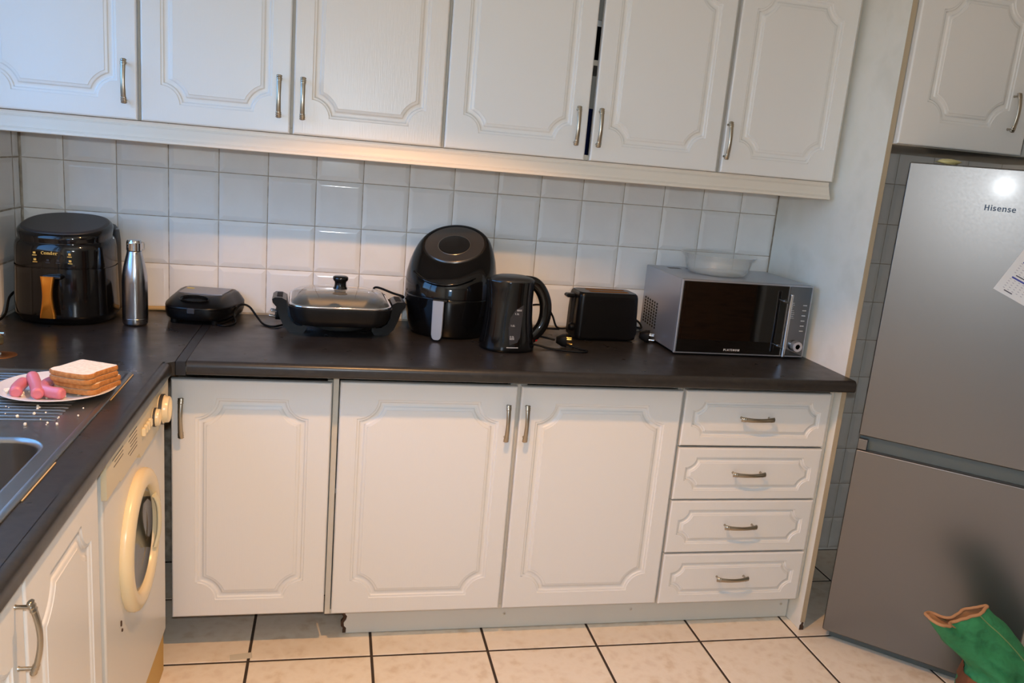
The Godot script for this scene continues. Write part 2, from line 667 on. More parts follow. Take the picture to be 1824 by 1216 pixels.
func door_mesh(w: float, h: float, mx := 0.05, my := 0.05, r := 0.05, gs := 1.0) -> ArrayMesh:
	var key := "door%.3f_%.3f_%.3f" % [w, h, r]
	if mesh_cache.has(key):
		return mesh_cache[key]
	var st := begin()
	var hw := w * 0.5
	var hh := h * 0.5
	var e := 0.006
	var outer := PackedVector2Array([Vector2(-hw + e, -hh + e), Vector2(hw - e, -hh + e), Vector2(hw - e, hh - e), Vector2(-hw + e, hh - e)])
	face(st, with_hole(outer, scoop(w, h, mx, my, r, 0.0)), 0.0, 1.0)
	# rounded outer edge, sides, back
	var sides := [[Vector2(-1, -1), Vector2(1, -1), Vector2(0, -1)], [Vector2(1, -1), Vector2(1, 1), Vector2(1, 0)], [Vector2(1, 1), Vector2(-1, 1), Vector2(0, 1)], [Vector2(-1, 1), Vector2(-1, -1), Vector2(-1, 0)]]
	for s in sides:
		var m: Vector2 = s[2]
		var last_a := Vector3(s[0].x * hw, s[0].y * hh, -0.018)
		var last_b := Vector3(s[1].x * hw, s[1].y * hh, -0.018)
		var last_n := Vector3(m.x, m.y, 0)
		for k in 5:
			var t := k / 4.0 * PI * 0.5
			var ins := e * (1.0 - cos(t))
			var z := -e * (1.0 - sin(t)) * 0.75
			var a := Vector3(s[0].x * (hw - ins), s[0].y * (hh - ins), z)
			var b := Vector3(s[1].x * (hw - ins), s[1].y * (hh - ins), z)
			var n := Vector3(m.x * cos(t), m.y * cos(t), sin(t)).normalized()
			quadn(st, last_a, last_b, b, a, last_n, last_n, n, n)
			last_a = a; last_b = b; last_n = n
	quad(st, Vector3(-hw, -hh, -0.018), Vector3(hw, -hh, -0.018), Vector3(hw, hh, -0.018), Vector3(-hw, hh, -0.018), Vector3(0, 0, -1))
	var rings := []
	for g in GROOVE:
		var ring := PackedVector3Array()
		for p in scoop(w, h, mx, my, r, g.x * gs):
			ring.append(Vector3(p.x, p.y, g.y))
		rings.append(ring)
	loft(st, rings, true, false, false, Vector3(0, 0, 1))
	face(st, scoop(w, h, mx, my, r, 0.034 * gs), 0.0, 1.0)
	mesh_cache[key] = st.commit()
	return mesh_cache[key]

func handle_mesh() -> ArrayMesh:
	if mesh_cache.has("handle"):
		return mesh_cache.handle
	var st := begin()
	var pts := PackedVector3Array()
	var rad := []
	var n := 60
	for i in n + 1:
		var t := float(i) / n * 2.0 - 1.0
		pts.append(Vector3(0, t * 0.0565, 0.019 + 0.011 * (1.0 - t * t)))
		var r := 0.0070 - 0.0010 * (1.0 - absf(t))
		if absf(t) > 0.76:
			r = 0.0076 + 0.0008 * sin((absf(t) - 0.76) * 130.0)
		if absf(t) > 0.985:
			r = 0.0062
		rad.append(r)
	tube(st, pts, rad, 14, 0.6, Vector3(0, 0, 1))
	for s in [-1.0, 1.0]:
		tube(st, PackedVector3Array([Vector3(0, s * 0.048, -0.0005), Vector3(0, s * 0.048, 0.003), Vector3(0, s * 0.048, 0.022)]), [0.0042, 0.003, 0.003], 10)
	mesh_cache.handle = st.commit()
	return mesh_cache.handle

func add_door(parent: Node3D, w: float, h: float, centre: Vector3, handle_at := Vector3.INF, flat_handle := false, called := "door", mx := 0.05, my := 0.05, r := 0.05, material = null) -> MeshInstance3D:
	var d := put(door_mesh(w, h, mx, my, r, 0.62 if h < 0.3 else 0.9), called, M.door if material == null else material, parent, centre)
	if handle_at != Vector3.INF:
		var o := put(handle_mesh(), "handle", M.nickel, d, handle_at, "bowed nickel pull handle with ribbed ends")
		if flat_handle:
			o.rotation.z = PI * 0.5
	return d

# open-fronted carcass of boards
func carcass(parent: Node3D, lo: Vector3, hi: Vector3, shelf := -1.0, t := 0.016) -> void:
	var st := begin()
	bx(st, lo, Vector3(lo.x + t, hi.y, hi.z), 0.0008)
	bx(st, Vector3(hi.x - t, lo.y, lo.z), hi, 0.0008)
	bx(st, Vector3(lo.x + t, lo.y, lo.z), Vector3(hi.x - t, lo.y + t, hi.z), 0.0008)
	bx(st, Vector3(lo.x + t, hi.y - t, lo.z), Vector3(hi.x - t, hi.y, hi.z), 0.0008)
	bx(st, Vector3(lo.x + t, lo.y + t, lo.z), Vector3(hi.x - t, hi.y - t, lo.z + 0.004), 0.0008)
	part(st, "body", M.carcass, parent)
	if shelf > 0.0:
		st = begin()
		bx(st, Vector3(lo.x + t, shelf, lo.z + 0.004), Vector3(hi.x - t, shelf + t, hi.z - 0.02), 0.0008)
		part(st, "shelf", M.carcass, parent)

# ---------------------------------------------------------------- tiles
func tile_mesh(w: float, h: float, bevel: float, rise: float, foot: float) -> ArrayMesh:
	var key := "tile%.4f_%.4f_%.4f" % [w, h, bevel]
	if mesh_cache.has(key):
		return mesh_cache[key]
	var st := begin()
	var b := minf(bevel, minf(w, h) * 0.35)
	# each ring: inset, height, softened by sharing normals along the bevel
	var prof := [Vector2(0, -foot), Vector2(0, -rise), Vector2(0, -rise), Vector2(b * 0.25, -rise * 0.62), Vector2(b * 0.8, -rise * 0.09), Vector2(b, 0.0), Vector2(b * 1.08, 0.0)]
	var sides := [[Vector2(-1, -1), Vector2(1, -1)], [Vector2(1, -1), Vector2(1, 1)], [Vector2(1, 1), Vector2(-1, 1)], [Vector2(-1, 1), Vector2(-1, -1)]]
	for s in sides:
		var rings := []
		for p in prof:
			rings.append(PackedVector3Array([Vector3(s[0].x * (w * 0.5 - p.x), s[0].y * (h * 0.5 - p.x), p.y), Vector3(s[1].x * (w * 0.5 - p.x), s[1].y * (h * 0.5 - p.x), p.y)]))
		var m: Vector2 = (s[0] + s[1]) * 0.5
		loft(st, rings, false, false, false, Vector3(m.x, m.y, 0.6))
	var e: float = b * 1.08
	quad(st, Vector3(-w * 0.5 + e, -h * 0.5 + e, 0), Vector3(w * 0.5 - e, -h * 0.5 + e, 0), Vector3(w * 0.5 - e, h * 0.5 - e, 0), Vector3(-w * 0.5 + e, h * 0.5 - e, 0), Vector3(0, 0, 1))
	mesh_cache[key] = st.commit()
	return mesh_cache[key]

const WX := 0.03      # left wall face
const TX := 0.149     # first full vertical joint on the back wall
const TP := 0.1517    # tile pitch across
const TY := 1.357     # horizontal joint
const TH := 0.152     # tile pitch up
const PX := 2.570     # inner face of the tall end panel

func build_shell() -> void:
	var rng := RandomNumberGenerator.new()
	rng.seed = 5
	# back wall, with tiles standing proud of the grout
	var st := begin()
	bx(st, Vector3(-0.17, -0.02, -0.2), Vector3(4.3, 2.47, -0.004), 0.0)
	var wb := struct(st, "wall_back", M.grout)
	var xs := [WX + 0.001, TX]
	for i in range(1, 16):
		xs.append(TX + TP * i)
	xs.append(PX - 0.001)
	var g := 0.0013
	for row in range(-1, 3):
		var y0: float = TY + TH * (row - 2)
		var y1: float = y0 + TH
		if row == -1:
			y0 = 0.903
			y1 = TY - 2 * TH
		elif row >= 0:
			y0 = TY + TH * (row - 2)
			y1 = y0 + TH
		for i in xs.size() - 1:
			var w: float = xs[i + 1] - xs[i] - 2 * g
			var h: float = y1 - y0 - 2 * g
			var o := put(tile_mesh(w, h, 0.0150, 0.0034, 0.007), "tile", M.tile, wb, Vector3((xs[i] + xs[i + 1]) * 0.5, (y0 + y1) * 0.5, 0.0))
			o.rotation = Vector3(rng.randf_range(-0.005, 0.005), rng.randf_range(-0.006, 0.006), 0)
	# the recess behind the fridge is tiled down to the floor
	for row in range(-9, 3):
		var y0: float = maxf(TY + TH * (row - 1), 0.003)
		var y1: float = TY + TH * row
		for i in 7:
			var x0: float = 2.587 + TP * i
			var o := put(tile_mesh(TP - 2 * g, y1 - y0 - 2 * g, 0.0150, 0.0034, 0.007), "tile", M.tile, wb, Vector3(x0 + TP * 0.5, (y0 + y1) * 0.5, 0.0))
			o.rotation = Vector3(rng.randf_range(-0.004, 0.004), rng.randf_range(-0.004, 0.004), 0)
	# left wall with a window above the sink
	st = begin()
	bx(st, Vector3(-0.17, -0.02, -0.004), Vector3(WX - 0.004, 1.12, 4.6), 0.0)
	bx(st, Vector3(-0.17, 2.16, -0.004), Vector3(WX - 0.004, 2.47, 4.6), 0.0)
	bx(st, Vector3(-0.17, 1.12, -0.004), Vector3(WX - 0.004, 2.16, 0.42), 0.0)
	bx(st, Vector3(-0.17, 1.12, 1.70), Vector3(WX - 0.004, 2.16, 4.6), 0.0)
	var wl := struct(st, "wall_left", M.wall)
	st = begin()
	bx(st, Vector3(WX - 0.006, 0.903, -0.002), Vector3(WX - 0.003, 1.115, 0.852), 0.0)
	bx(st, Vector3(WX - 0.006, 1.115, -0.002), Vector3(WX - 0.003, 1.51, 0.416), 0.0)
	part(st, "grout", M.grout, wl)
	for row in range(-1, 3):
		var y0: float = 0.903 if row == -1 else TY + TH * (row - 2)
		var y1: float = TY - 2 * TH if row == -1 else y0 + TH
		for i in 6:
			var z0: float = 0.003 if i == 0 else 0.055 + TP * (i - 1)
			var z1: float = 0.055 + TP * i
			if y1 > 1.13:
				z1 = minf(z1, 0.415)
				if z1 - z0 < 0.03:
					continue
			var o := put(tile_mesh(z1 - z0 - 2 * g, y1 - y0 - 2 * g, 0.0150, 0.0034, 0.007), "tile", M.tile, wl, Vector3(WX, (y0 + y1) * 0.5, (z0 + z1) * 0.5))
			o.rotation = Vector3(rng.randf_range(-0.004, 0.004), PI * 0.5 + rng.randf_range(-0.004, 0.004), 0)
	window("window_1", Transform3D(Basis(Vector3.UP, PI * 0.5), Vector3(-0.06, 1.64, 1.06)), 1.28, 1.04)
	# floor: recessed dark joints, loose-edged beige tiles
	st = begin()
	bx(st, Vector3(-0.17, -0.14, -0.2), Vector3(4.3, -0.0022, 4.75), 0.0)
	var fl := struct(st, "floor", M.floor_grout)
	var fp := 0.3535
	for i in range(-2, 10):
		for j in range(-1, 11):
			var x0 := 0.774 + fp * i
			var z0 := 0.607 + fp * (j - 1)
			var x1 := minf(x0 + fp, 4.09)
			var z1 := minf(z0 + fp, 4.49)
			x0 = maxf(x0, WX + 0.004)
			z0 = maxf(z0, 0.004)
			if x1 - x0 < 0.03 or z1 - z0 < 0.03:
				continue
			var o := put(tile_mesh(x1 - x0 - 0.0085, z1 - z0 - 0.0085, 0.003, 0.0011, 0.003), "floor_tile", M["floor%d" % rng.randi_range(0, 2)], fl, Vector3((x0 + x1) * 0.5, 0.0, (z0 + z1) * 0.5))
			o.rotation = Vector3(-PI * 0.5, 0, 0)
	# rest of the room behind the camera
	st = begin()
	bx(st, Vector3(-0.17, 2.45, -0.2), Vector3(4.3, 2.6, 4.75), 0.0)
	struct(st, "ceiling", M.ceiling)
	st = begin()
	bx(st, Vector3(4.1, -0.02, -0.004), Vector3(4.3, 2.47, 2.55), 0.0)
	bx(st, Vector3(4.1, -0.02, 3.4), Vector3(4.3, 2.47, 4.75), 0.0)
	bx(st, Vector3(4.1, 2.06, 2.55), Vector3(4.3, 2.47, 3.4), 0.0)
	struct(st, "wall_right", M.wall)
	# a dark passage beyond the doorway
	st = begin()
	bx(st, Vector3(5.2, -0.02, 2.3), Vector3(5.3, 2.47, 3.65), 0.0)
	bx(st, Vector3(4.3, -0.02, 2.2), Vector3(5.3, 2.47, 2.3), 0.0)
	bx(st, Vector3(4.3, -0.02, 3.65), Vector3(5.3, 2.47, 3.75), 0.0)
	bx(st, Vector3(4.3, 2.4, 2.2), Vector3(5.3, 2.5, 3.75), 0.0)
	bx(st, Vector3(4.3, -0.14, 2.2), Vector3(5.3, -0.002, 3.75), 0.0)
	struct(st, "wall_passage", M.wall)
	st = begin()
	bx(st, Vector3(-0.17, -0.02, 4.5), Vector3(0.40, 2.47, 4.75), 0.0)
	bx(st, Vector3(1.02, -0.02, 4.5), Vector3(4.3, 2.47, 4.75), 0.0)
	bx(st, Vector3(0.40, 2.06, 4.5), Vector3(1.02, 2.47, 4.75), 0.0)
	bx(st, Vector3(0.40, -0.02, 4.5), Vector3(1.02, 0.62, 4.75), 0.0)
	struct(st, "wall_rear", M.wall)
	window("window_2", Transform3D(Basis.IDENTITY, Vector3(0.71, 1.34, 4.62)), 0.62, 1.44)

func window(called: String, xf: Transform3D, w: float, h: float) -> void:
	var st := begin()
	var outer := rr2(w, h, 0.002, 1)
	prism(st, outer, -0.03, 0.03, xf, rr2(w - 0.1, h - 0.1, 0.002, 1))
	rbox(st, Vector3.ZERO, Vector3(0.05, h - 0.1, 0.05), 0.002, xf)
	var o := struct(st, called, M.window_white)
	for s in [-1.0, 1.0]:
		st = begin()
		rbox(st, Vector3(s * ((w - 0.1) * 0.25 + 0.0125), 0, 0), Vector3((w - 0.1) * 0.5 - 0.025, h - 0.1, 0.004), 0.0, xf)
		part(st, "pane", M.pane, o)

# ---------------------------------------------------------------- worktops
func nose_profile(front: float, back: float, top: float, t: float) -> PackedVector2Array:
	var p := PackedVector2Array([Vector2(back, top - t), Vector2(back, top)])
	var r := 0.015
	for k in 7:
		var a := PI * 0.5 * (1.0 - k / 6.0)
		p.append(Vector2(front - r + cos(a) * r, top - r + sin(a) * r))
	for k in 5:
		var a := -PI * 0.5 * k / 4.0
		p.append(Vector2(front - 0.009 + cos(a) * 0.009, top - t + 0.009 + sin(a) * 0.009))
	return p

func build_worktops() -> void:
	var w := thing("worktop", "dark slate-look laminate worktop along the tiled back wall", "worktop")
	# profile in (z, y) pushed along x
	var st := begin()
	var along_x := Transform3D(Basis(Vector3(0, 0, -1), Vector3(0, 1, 0), Vector3(1, 0, 0)), Vector3.ZERO)
	var prof := PackedVector2Array()
	for p in nose_profile(0.636, 0.007, 0.9, 0.037):
		prof.append(Vector2(-p.x, p.y))
	prism(st, prof, 0.611, PX - 0.001, along_x)
	part(st, "board", M.worktop, w)
	st = begin()
	rbox(st, Vector3(0.5975, 0.8966, 0.322), Vector3(0.025, 0.007, 0.63), 0.001)
	rbox(st, Vector3(0.5975, 0.882, 0.6375), Vector3(0.025, 0.038, 0.003), 0.001)
	part(st, "joining_strip", M.join, w, Vector3.ZERO, "dark metal strip covering the worktop joint")
	var l := thing("worktop", "dark laminate worktop around the steel sink and over the washing machine", "worktop")
	st = begin()
	var flat := Transform3D(Basis(Vector3(1, 0, 0), Vector3(0, 0, 1), Vector3(0, -1, 0)), Vector3(0, 0.9, 0))
	var poly := PackedVector2Array([Vector2(WX + 0.005, 0.007), Vector2(0.584, 0.007), Vector2(0.584, 0.64), Vector2(0.558, 0.665), Vector2(0.558, 2.3), Vector2(WX + 0.005, 2.3)])
	prism(st, poly, 0.0, 0.037, flat, rr2(0.37, 0.48, 0.03, 3, Vector2(0.298, 1.447)))
	# rounded front edge
	var along_z := Transform3D(Basis(Vector3(1, 0, 0), Vector3(0, 1, 0), Vector3(0, 0, 1)), Vector3.ZERO)
	prism(st, nose_profile(0.578, 0.557, 0.9, 0.037), 0.645, 2.3, along_z)
	part(st, "board", M.worktop, l)
	st = begin()
	tube(st, smooth([Vector3(0.36, 0.905, 0.006), Vector3(0.45, 0.908, 0.008), Vector3(0.5, 0.906, 0.007), Vector3(0.58, 0.909, 0.008), Vector3(0.63, 0.905, 0.006)], 6), 0.0075, 8)
	var sb := part(st, "sealant_bead", M.sealant, self)
	tag(sb, "cream sealant bead in the joint between tiles and worktop beside steel bottle", "sealant")

# ---------------------------------------------------------------- wall cabinets
func build_uppers() -> void:
	var yb := 1.4945
	var yt := 2.085
	var h := yt - yb
	var cy := (yb + yt) * 0.5
	var spec := [
		{"x0": 0.032, "x1": 0.444, "doors": [[0.034, 0.440, 0.411]], "label": "white wall cabinet in the corner above the gold-handled air fryer"},
		{"x0": 0.444, "x1": 1.270, "doors": [[0.449, 0.838, 0.808], [0.846, 1.266, 0.872]], "label": "white double wall cabinet above the sandwich toaster and frying pan"},
		{"x0": 1.270, "x1": 2.146, "doors": [[1.275, 1.704, 1.668], [1.721, 2.139, 1.738]], "label": "white double wall cabinet with a gap between its doors, above the kettle"},
		{"x0": 2.146, "x1": 2.569, "doors": [[2.151, 2.549, 2.157]], "label": "white single wall cabinet above the microwave, next to the end panel"}]
	for s in spec:
		var t := thing("wall_cabinet", s.label, "cabinet", Vector3(s.x0, yb, 0.0), 0.0, "white wall cabinets")
		carcass(t, Vector3(0, 0, 0.004), Vector3(s.x1 - s.x0, h + 0.01, 0.328), 0.28)
		if s.x0 == 0.444:
			var post := begin()
			bx(post, Vector3(0.38, 0.016, 0.27), Vector3(0.416, h - 0.006, 0.328), 0.001)
			part(post, "centre_post", M.carcass, t)
		var k := 0
		for d in s.doors:
			var cx: float = (d[0] + d[1]) * 0.5
			var m = null
			if s.x0 == 0.444 and k == 1:
				m = M.door_grain
			var o := add_door(t, d[1] - d[0], h, Vector3(cx - s.x0, h * 0.5, 0.35), Vector3(d[2] - cx, 1.592 - cy, 0.0), false, "door", 0.05, 0.05, 0.048, m)
			if s.x0 == 2.146:
				o.position.z = 0.354
			k += 1
	# light rail under the doors
	var st := begin()
	var along_x := Transform3D(Basis(Vector3(0, 0, -1), Vector3(0, 1, 0), Vector3(1, 0, 0)), Vector3.ZERO)
	var raw := [Vector2(0.318, 1.437), Vector2(0.353, 1.437), Vector2(0.3565, 1.439), Vector2(0.357, 1.4425), Vector2(0.3555, 1.4465), Vector2(0.3535, 1.448), Vector2(0.3535, 1.4495), Vector2(0.3515, 1.4505), Vector2(0.3515, 1.452), Vector2(0.347, 1.462), Vector2(0.342, 1.474), Vector2(0.3405, 1.479), Vector2(0.339, 1.480), Vector2(0.339, 1.4815), Vector2(0.3375, 1.4825), Vector2(0.337, 1.4925), Vector2(0.318, 1.4925)]
	var prof := PackedVector2Array()
	for p in raw:
		prof.append(Vector2(-p.x, p.y))
	prism(st, prof, WX + 0.003, 2.548, along_x)
	tag(part(st, "cabinet_pelmet", M.pelmet, self), "long moulded white pelmet strip under the wall cabinets", "pelmet")
	# things seen through the gap between two doors
	var b := thing("drinking_glass", "dark blue glass seen in the gap between the wall cabinet doors", "glass", Vector3(1.713, yb + 0.016, 0.25))
	st = begin()
	lathe(st, [Vector2(0.0, 0.0), Vector2(0.03, 0.0), Vector2(0.03, 0.0), Vector2(0.034, 0.14), Vector2(0.034, 0.14), Vector2(0.031, 0.14), Vector2(0.031, 0.14), Vector2(0.027, 0.01), Vector2(0, 0.01)], 28)
	part(st, "body", M.blue_glass, b)
	var cup := thing("mug_stack_tin", "black tin with white lid behind the gap between wall cabinet doors", "tin", Vector3(1.712, yb + 0.2965, 0.25))
	st = begin()
	lathe(st, [Vector2(0.0, 0.0), Vector2(0.04, 0.0), Vector2(0.04, 0.0), Vector2(0.04, 0.1), Vector2(0.04, 0.1), Vector2(0.0, 0.1)], 28)
	part(st, "body", M.black_satin, cup)
	st = begin()
	lathe(st, [Vector2(0.042, 0.098), Vector2(0.042, 0.114), Vector2(0.04, 0.117), Vector2(0.0, 0.117)], 28)
	part(st, "lid", M.white_china, cup)
	# cupboard over the fridge
	var f := thing("wall_cabinet", "deep white cabinet over the silver fridge", "cabinet", Vector3(2.587, 1.62, 0.0))
	carcass(f, Vector3(0, 0, 0.004), Vector3(0.90, 0.52, 0.565))
	add_door(f, 0.436, 0.512, Vector3(0.22, 0.258, 0.588), Vector3(0.150, -0.134, 0.0), false, "door", 0.075, 0.072, 0.055)
	add_door(f, 0.436, 0.512, Vector3(0.672, 0.258, 0.588), Vector3.INF, false, "door", 0.075, 0.072, 0.055)

# ---------------------------------------------------------------- tall end panel
func build_panel() -> void:
	var t := thing("tall_end_panel", "tall white board panel between the worktop and the fridge", "panel", Vector3(PX, 0, 0))
	var st := begin()
	bx(st, Vector3(0, 0.001, 0.002), Vector3(0.016, 2.449, 0.568), 0.0005)
	part(st, "board", M.panel, t)
	st = begin()
	bx(st, Vector3(-0.0003, 0.03, 0.568), Vector3(0.0163, 2.449, 0.5705), 0.0005)
	part(st, "edge_strip", M.edge, t, Vector3.ZERO, "beige edge strip on the front of the panel")
	st = begin()
	var poly := PackedVector2Array([Vector2(0, 0.001), Vector2(0.015, 0.001), Vector2(0.0155, 0.012), Vector2(0.012, 0.02), Vector2(0.013, 0.028), Vector2(0.006, 0.032), Vector2(0.004, 0.022), Vector2(0.0, 0.018)])
	prism(st, poly, 0.5675, 0.5695, Transform3D.IDENTITY)
	part(st, "chipped_corner", M.chip, t, Vector3.ZERO, "broken brown chipboard corner at the foot")

# ---------------------------------------------------------------- base cabinets
func build_bases() -> void:
	var zf := 0.555
	var a := thing("base_cabinet", "white base cabinet with one door, hanging free beside the washing machine", "cabinet", Vector3(0.56, 0, 0), 0.0, "white base cabinets")
	carcass(a, Vector3(0.005, 0.135, 0.05), Vector3(0.425, 0.845, zf - 0.07), 0.48)
	add_door(a, 0.424, 0.712, Vector3(0.21, 0.473, zf), Vector3(-0.183, 0.252, 0.0), false, "door", 0.062, 0.052, 0.055)
	var b := thing("base_cabinet", "white double-door base cabinet under the frying pan and black air fryer", "cabinet", Vector3(0.985, 0, 0), 0.0, "white base cabinets")
	carcass(b, Vector3(0, 0.10, 0.05), Vector3(1.056, 0.862, zf - 0.02), 0.48)
	add_door(b, 0.511, 0.722, Vector3(0.2745, 0.472, zf), Vector3(0.2275, 0.253, 0.0), false, "door", 0.05, 0.05, 0.058)
	add_door(b, 0.511, 0.722, Vector3(0.7965, 0.472, zf), Vector3(-0.2375, 0.253, 0.0), false, "door", 0.05, 0.05, 0.058)
	var post := begin()
	bx(post, Vector3(0.510, 0.116, zf - 0.06), Vector3(0.562, 0.846, zf - 0.02), 0.001)
	part(post, "centre_post", M.carcass, b)
	var c := thing("drawer_cabinet", "white cabinet of four drawers under the microwave", "cabinet", Vector3(2.041, 0, 0))
	carcass(c, Vector3(0.002, 0.10, 0.05), Vector3(0.527, 0.862, zf - 0.02))
	for r in [[0.835, 0.655], [0.648, 0.4745], [0.469, 0.290], [0.2835, 0.108]]:
		var h: float = r[0] - r[1]
		add_door(c, 0.502, h, Vector3(0.256, (r[0] + r[1]) * 0.5, zf), Vector3(-0.008, 0.006, 0.0), true, "drawer", 0.03, 0.03, 0.034)
	# plinth with a broken left end
	var st := begin()
	var poly := PackedVector2Array([Vector2(1.052, 0.003), Vector2(2.566, 0.003), Vector2(2.566, 0.099), Vector2(1.046, 0.099), Vector2(1.043, 0.088), Vector2(1.050, 0.080), Vector2(1.049, 0.068), Vector2(1.055, 0.060), Vector2(1.052, 0.048), Vector2(1.045, 0.038), Vector2(1.046, 0.028), Vector2(1.053, 0.020)])
	prism(st, poly, 0.470, 0.487)
	var p := thing("plinth", "white kickboard under the base cabinets with a broken end", "kickboard")
	part(st, "board", M.plinth, p)
	st = begin()
	var brk := PackedVector2Array()
	for v in [Vector2(1.0515, 0.003), Vector2(1.0525, 0.02), Vector2(1.0455, 0.028), Vector2(1.0445, 0.038), Vector2(1.0515, 0.048), Vector2(1.0545, 0.06), Vector2(1.0485, 0.068), Vector2(1.0495, 0.08), Vector2(1.0425, 0.088), Vector2(1.0455, 0.099), Vector2(1.036, 0.099), Vector2(1.034, 0.086), Vector2(1.041, 0.078), Vector2(1.040, 0.066), Vector2(1.046, 0.059), Vector2(1.043, 0.049), Vector2(1.036, 0.039), Vector2(1.037, 0.027), Vector2(1.044, 0.018), Vector2(1.042, 0.003)]:
		brk.append(v)
	prism(st, brk, 0.471, 0.485)
	part(st, "broken_end", M.chip, p, Vector3.ZERO, "crumbling brown chipboard edge")
	for x in [1.553, 1.985, 2.54]:
		st = begin()
		lathe(st, [Vector2(0.0055, 0), Vector2(0.0055, 0.001), Vector2(0.0045, 0.0016), Vector2(0, 0.0016)], 14, Transform3D(Basis(Vector3.RIGHT, PI * 0.5), Vector3(x, 0.052, 0.487)))
		part(st, "screw_cap", M.carcass, p)
	# sink cabinet on the left run, doors face +x
	var s := thing("sink_cabinet", "white cabinet under the sink with a bowed nickel handle", "cabinet", Vector3(0, 0, 1.262))
	st = begin()
	bx(st, Vector3(0.05, 0.10, 0.0), Vector3(0.54, 0.16, 1.02), 0.0008)
	bx(st, Vector3(0.05, 0.16, 0.0), Vector3(0.54, 0.66, 0.016), 0.0008)
	bx(st, Vector3(0.50, 0.66, 0.0), Vector3(0.54, 0.862, 0.016), 0.0008)
	bx(st, Vector3(0.05, 0.16, 1.004), Vector3(0.54, 0.862, 1.02), 0.0008)
	bx(st, Vector3(0.05, 0.003, 0.0), Vector3(0.49, 0.10, 1.02), 0.0008)
	part(st, "body", M.carcass, s)
	for k in 2:
		var d := add_door(s, 0.372 if k == 0 else 0.60, 0.728, Vector3(0.562, 0.484, 0.193 if k == 0 else 0.685), Vector3.INF if k == 0 else Vector3(0.268, 0.292, 0), false, "door", 0.05, 0.05, 0.055)
		d.rotation.y = PI * 0.5

# ---------------------------------------------------------------- sink, tap, food
func build_sink() -> void:
	var s := thing("inset_sink", "stainless steel inset sink with ridged drainer", "sink", Vector3(0, 0.9, 0))
	var st := begin()
	var flat := Transform3D(Basis(Vector3(1, 0, 0), Vector3(0, 0, 1), Vector3(0, -1, 0)), Vector3.ZERO)
	var outer := rr2(0.425, 1.30, 0.02, 5, Vector2(0.3, 1.405))
	var hole := rr2(0.352, 0.46, 0.065, 8, Vector2(0.298, 1.447))
	# rim: rolled edge, then a sheet slightly below it
	var inner := rr2(0.395, 1.27, 0.012, 5, Vector2(0.3, 1.405))
	var rings := []
	for k in [[outer, 0.0002], [outer, 0.002], [rr2(0.421, 1.296, 0.018, 5, Vector2(0.3, 1.405)), 0.0042], [rr2(0.405, 1.28, 0.015, 5, Vector2(0.3, 1.405)), 0.0042], [inner, 0.0022]]:
		rings.append(ring3(k[0], k[1]))
	loft(st, rings, true, false, false, Vector3(0, 1, 0))
	face(st, with_hole(inner, hole), -0.0022, -1.0, flat)
	# bowl
	var bowl := []
	for k in [[0.0, 0.0022], [0.003, 0.0018], [0.007, -0.002], [0.009, -0.008], [0.014, -0.12], [0.022, -0.175], [0.05, -0.197], [0.09, -0.201]]:
		bowl.append(ring3(rr2(0.352 - 2 * k[0], 0.46 - 2 * k[0], maxf(0.065 - k[0] * 0.5, 0.02), 8, Vector2(0.298, 1.447)), k[1]))
	loft(st, bowl, true, false, true, Vector3(0, 1, 0))
	part(st, "basin", M.sink, s)
	for k in 17:
		st = begin()
		var z := 0.80 + k * 0.02
		tube(st, PackedVector3Array([Vector3(0.14, 0.0016, z), Vector3(0.15, 0.0030, z), Vector3(0.44, 0.0030, z), Vector3(0.45, 0.0016, z)]), 0.0045, 6, 0.5, Vector3.UP)
		part(st, "drainer_ridge", M.sink, s)
	for r in [[0.775, 0.98, 0.5145], [1.34, 1.50, 0.5142]]:
		st = begin()
		rbox(st, Vector3(r[2], 0.0012, (r[0] + r[1]) * 0.5), Vector3(0.0028, 0.002, r[1] - r[0]), 0.0008)
		part(st, "sealant_edge", M.sealant, s, Vector3.ZERO, "tan sealant along the front rim")
	# tap
	var t := thing("sink_tap", "chrome and brass tap at the back of the sink, cut by the frame", "tap", Vector3(0.166, 0.9, 0.63))
	st = begin()
	lathe(st, [Vector2(0.036, 0), Vector2(0.036, 0.0012), Vector2(0.03, 0.002), Vector2(0, 0.002)], 28)
	part(st, "base_plate", mat(c8(132, 84, 42), 0.35, 0.6), t, Vector3(0.012, 0, 0), "brown tarnished disc")
	st = begin()
	lathe(st, [Vector2(0.014, 0.001), Vector2(0.013, 0.006), Vector2(0.009, 0.008), Vector2(0.009, 0.03), Vector2(0.009, 0.03), Vector2(0.0, 0.03)], 20)
	part(st, "stem", M.chrome, t)
	st = begin()
	lathe(st, [Vector2(0, 0.028), Vector2(0.017, 0.028), Vector2(0.02, 0.031), Vector2(0.02, 0.031), Vector2(0.02, 0.046), Vector2(0.02, 0.046), Vector2(0.016, 0.05), Vector2(0, 0.05)], 6)
	part(st, "nut", mat(c8(196, 176, 132), 0.3, 0.9), t)
	st = begin()
	lathe(st, [Vector2(0.012, 0.05), Vector2(0.012, 0.075), Vector2(0.01, 0.08), Vector2(0, 0.08)], 20)
	tube(st, smooth([Vector3(0, 0.065, 0), Vector3(-0.04, 0.09, 0.03), Vector3(-0.05, 0.15, 0.06), Vector3(-0.03, 0.19, 0.12), Vector3(0.01, 0.18, 0.18), Vector3(0.015, 0.15, 0.2)], 6), 0.01, 12)
	part(st, "spout", M.chrome, t)
	st = begin()
	tube(st, PackedVector3Array([Vector3(0.0, 0.058, 0.008), Vector3(0.02, 0.058, 0.012), Vector3(0.028, 0.058, 0.014)]), [0.004, 0.0035, 0.004], 10)
	part(st, "lever", M.chrome, t)

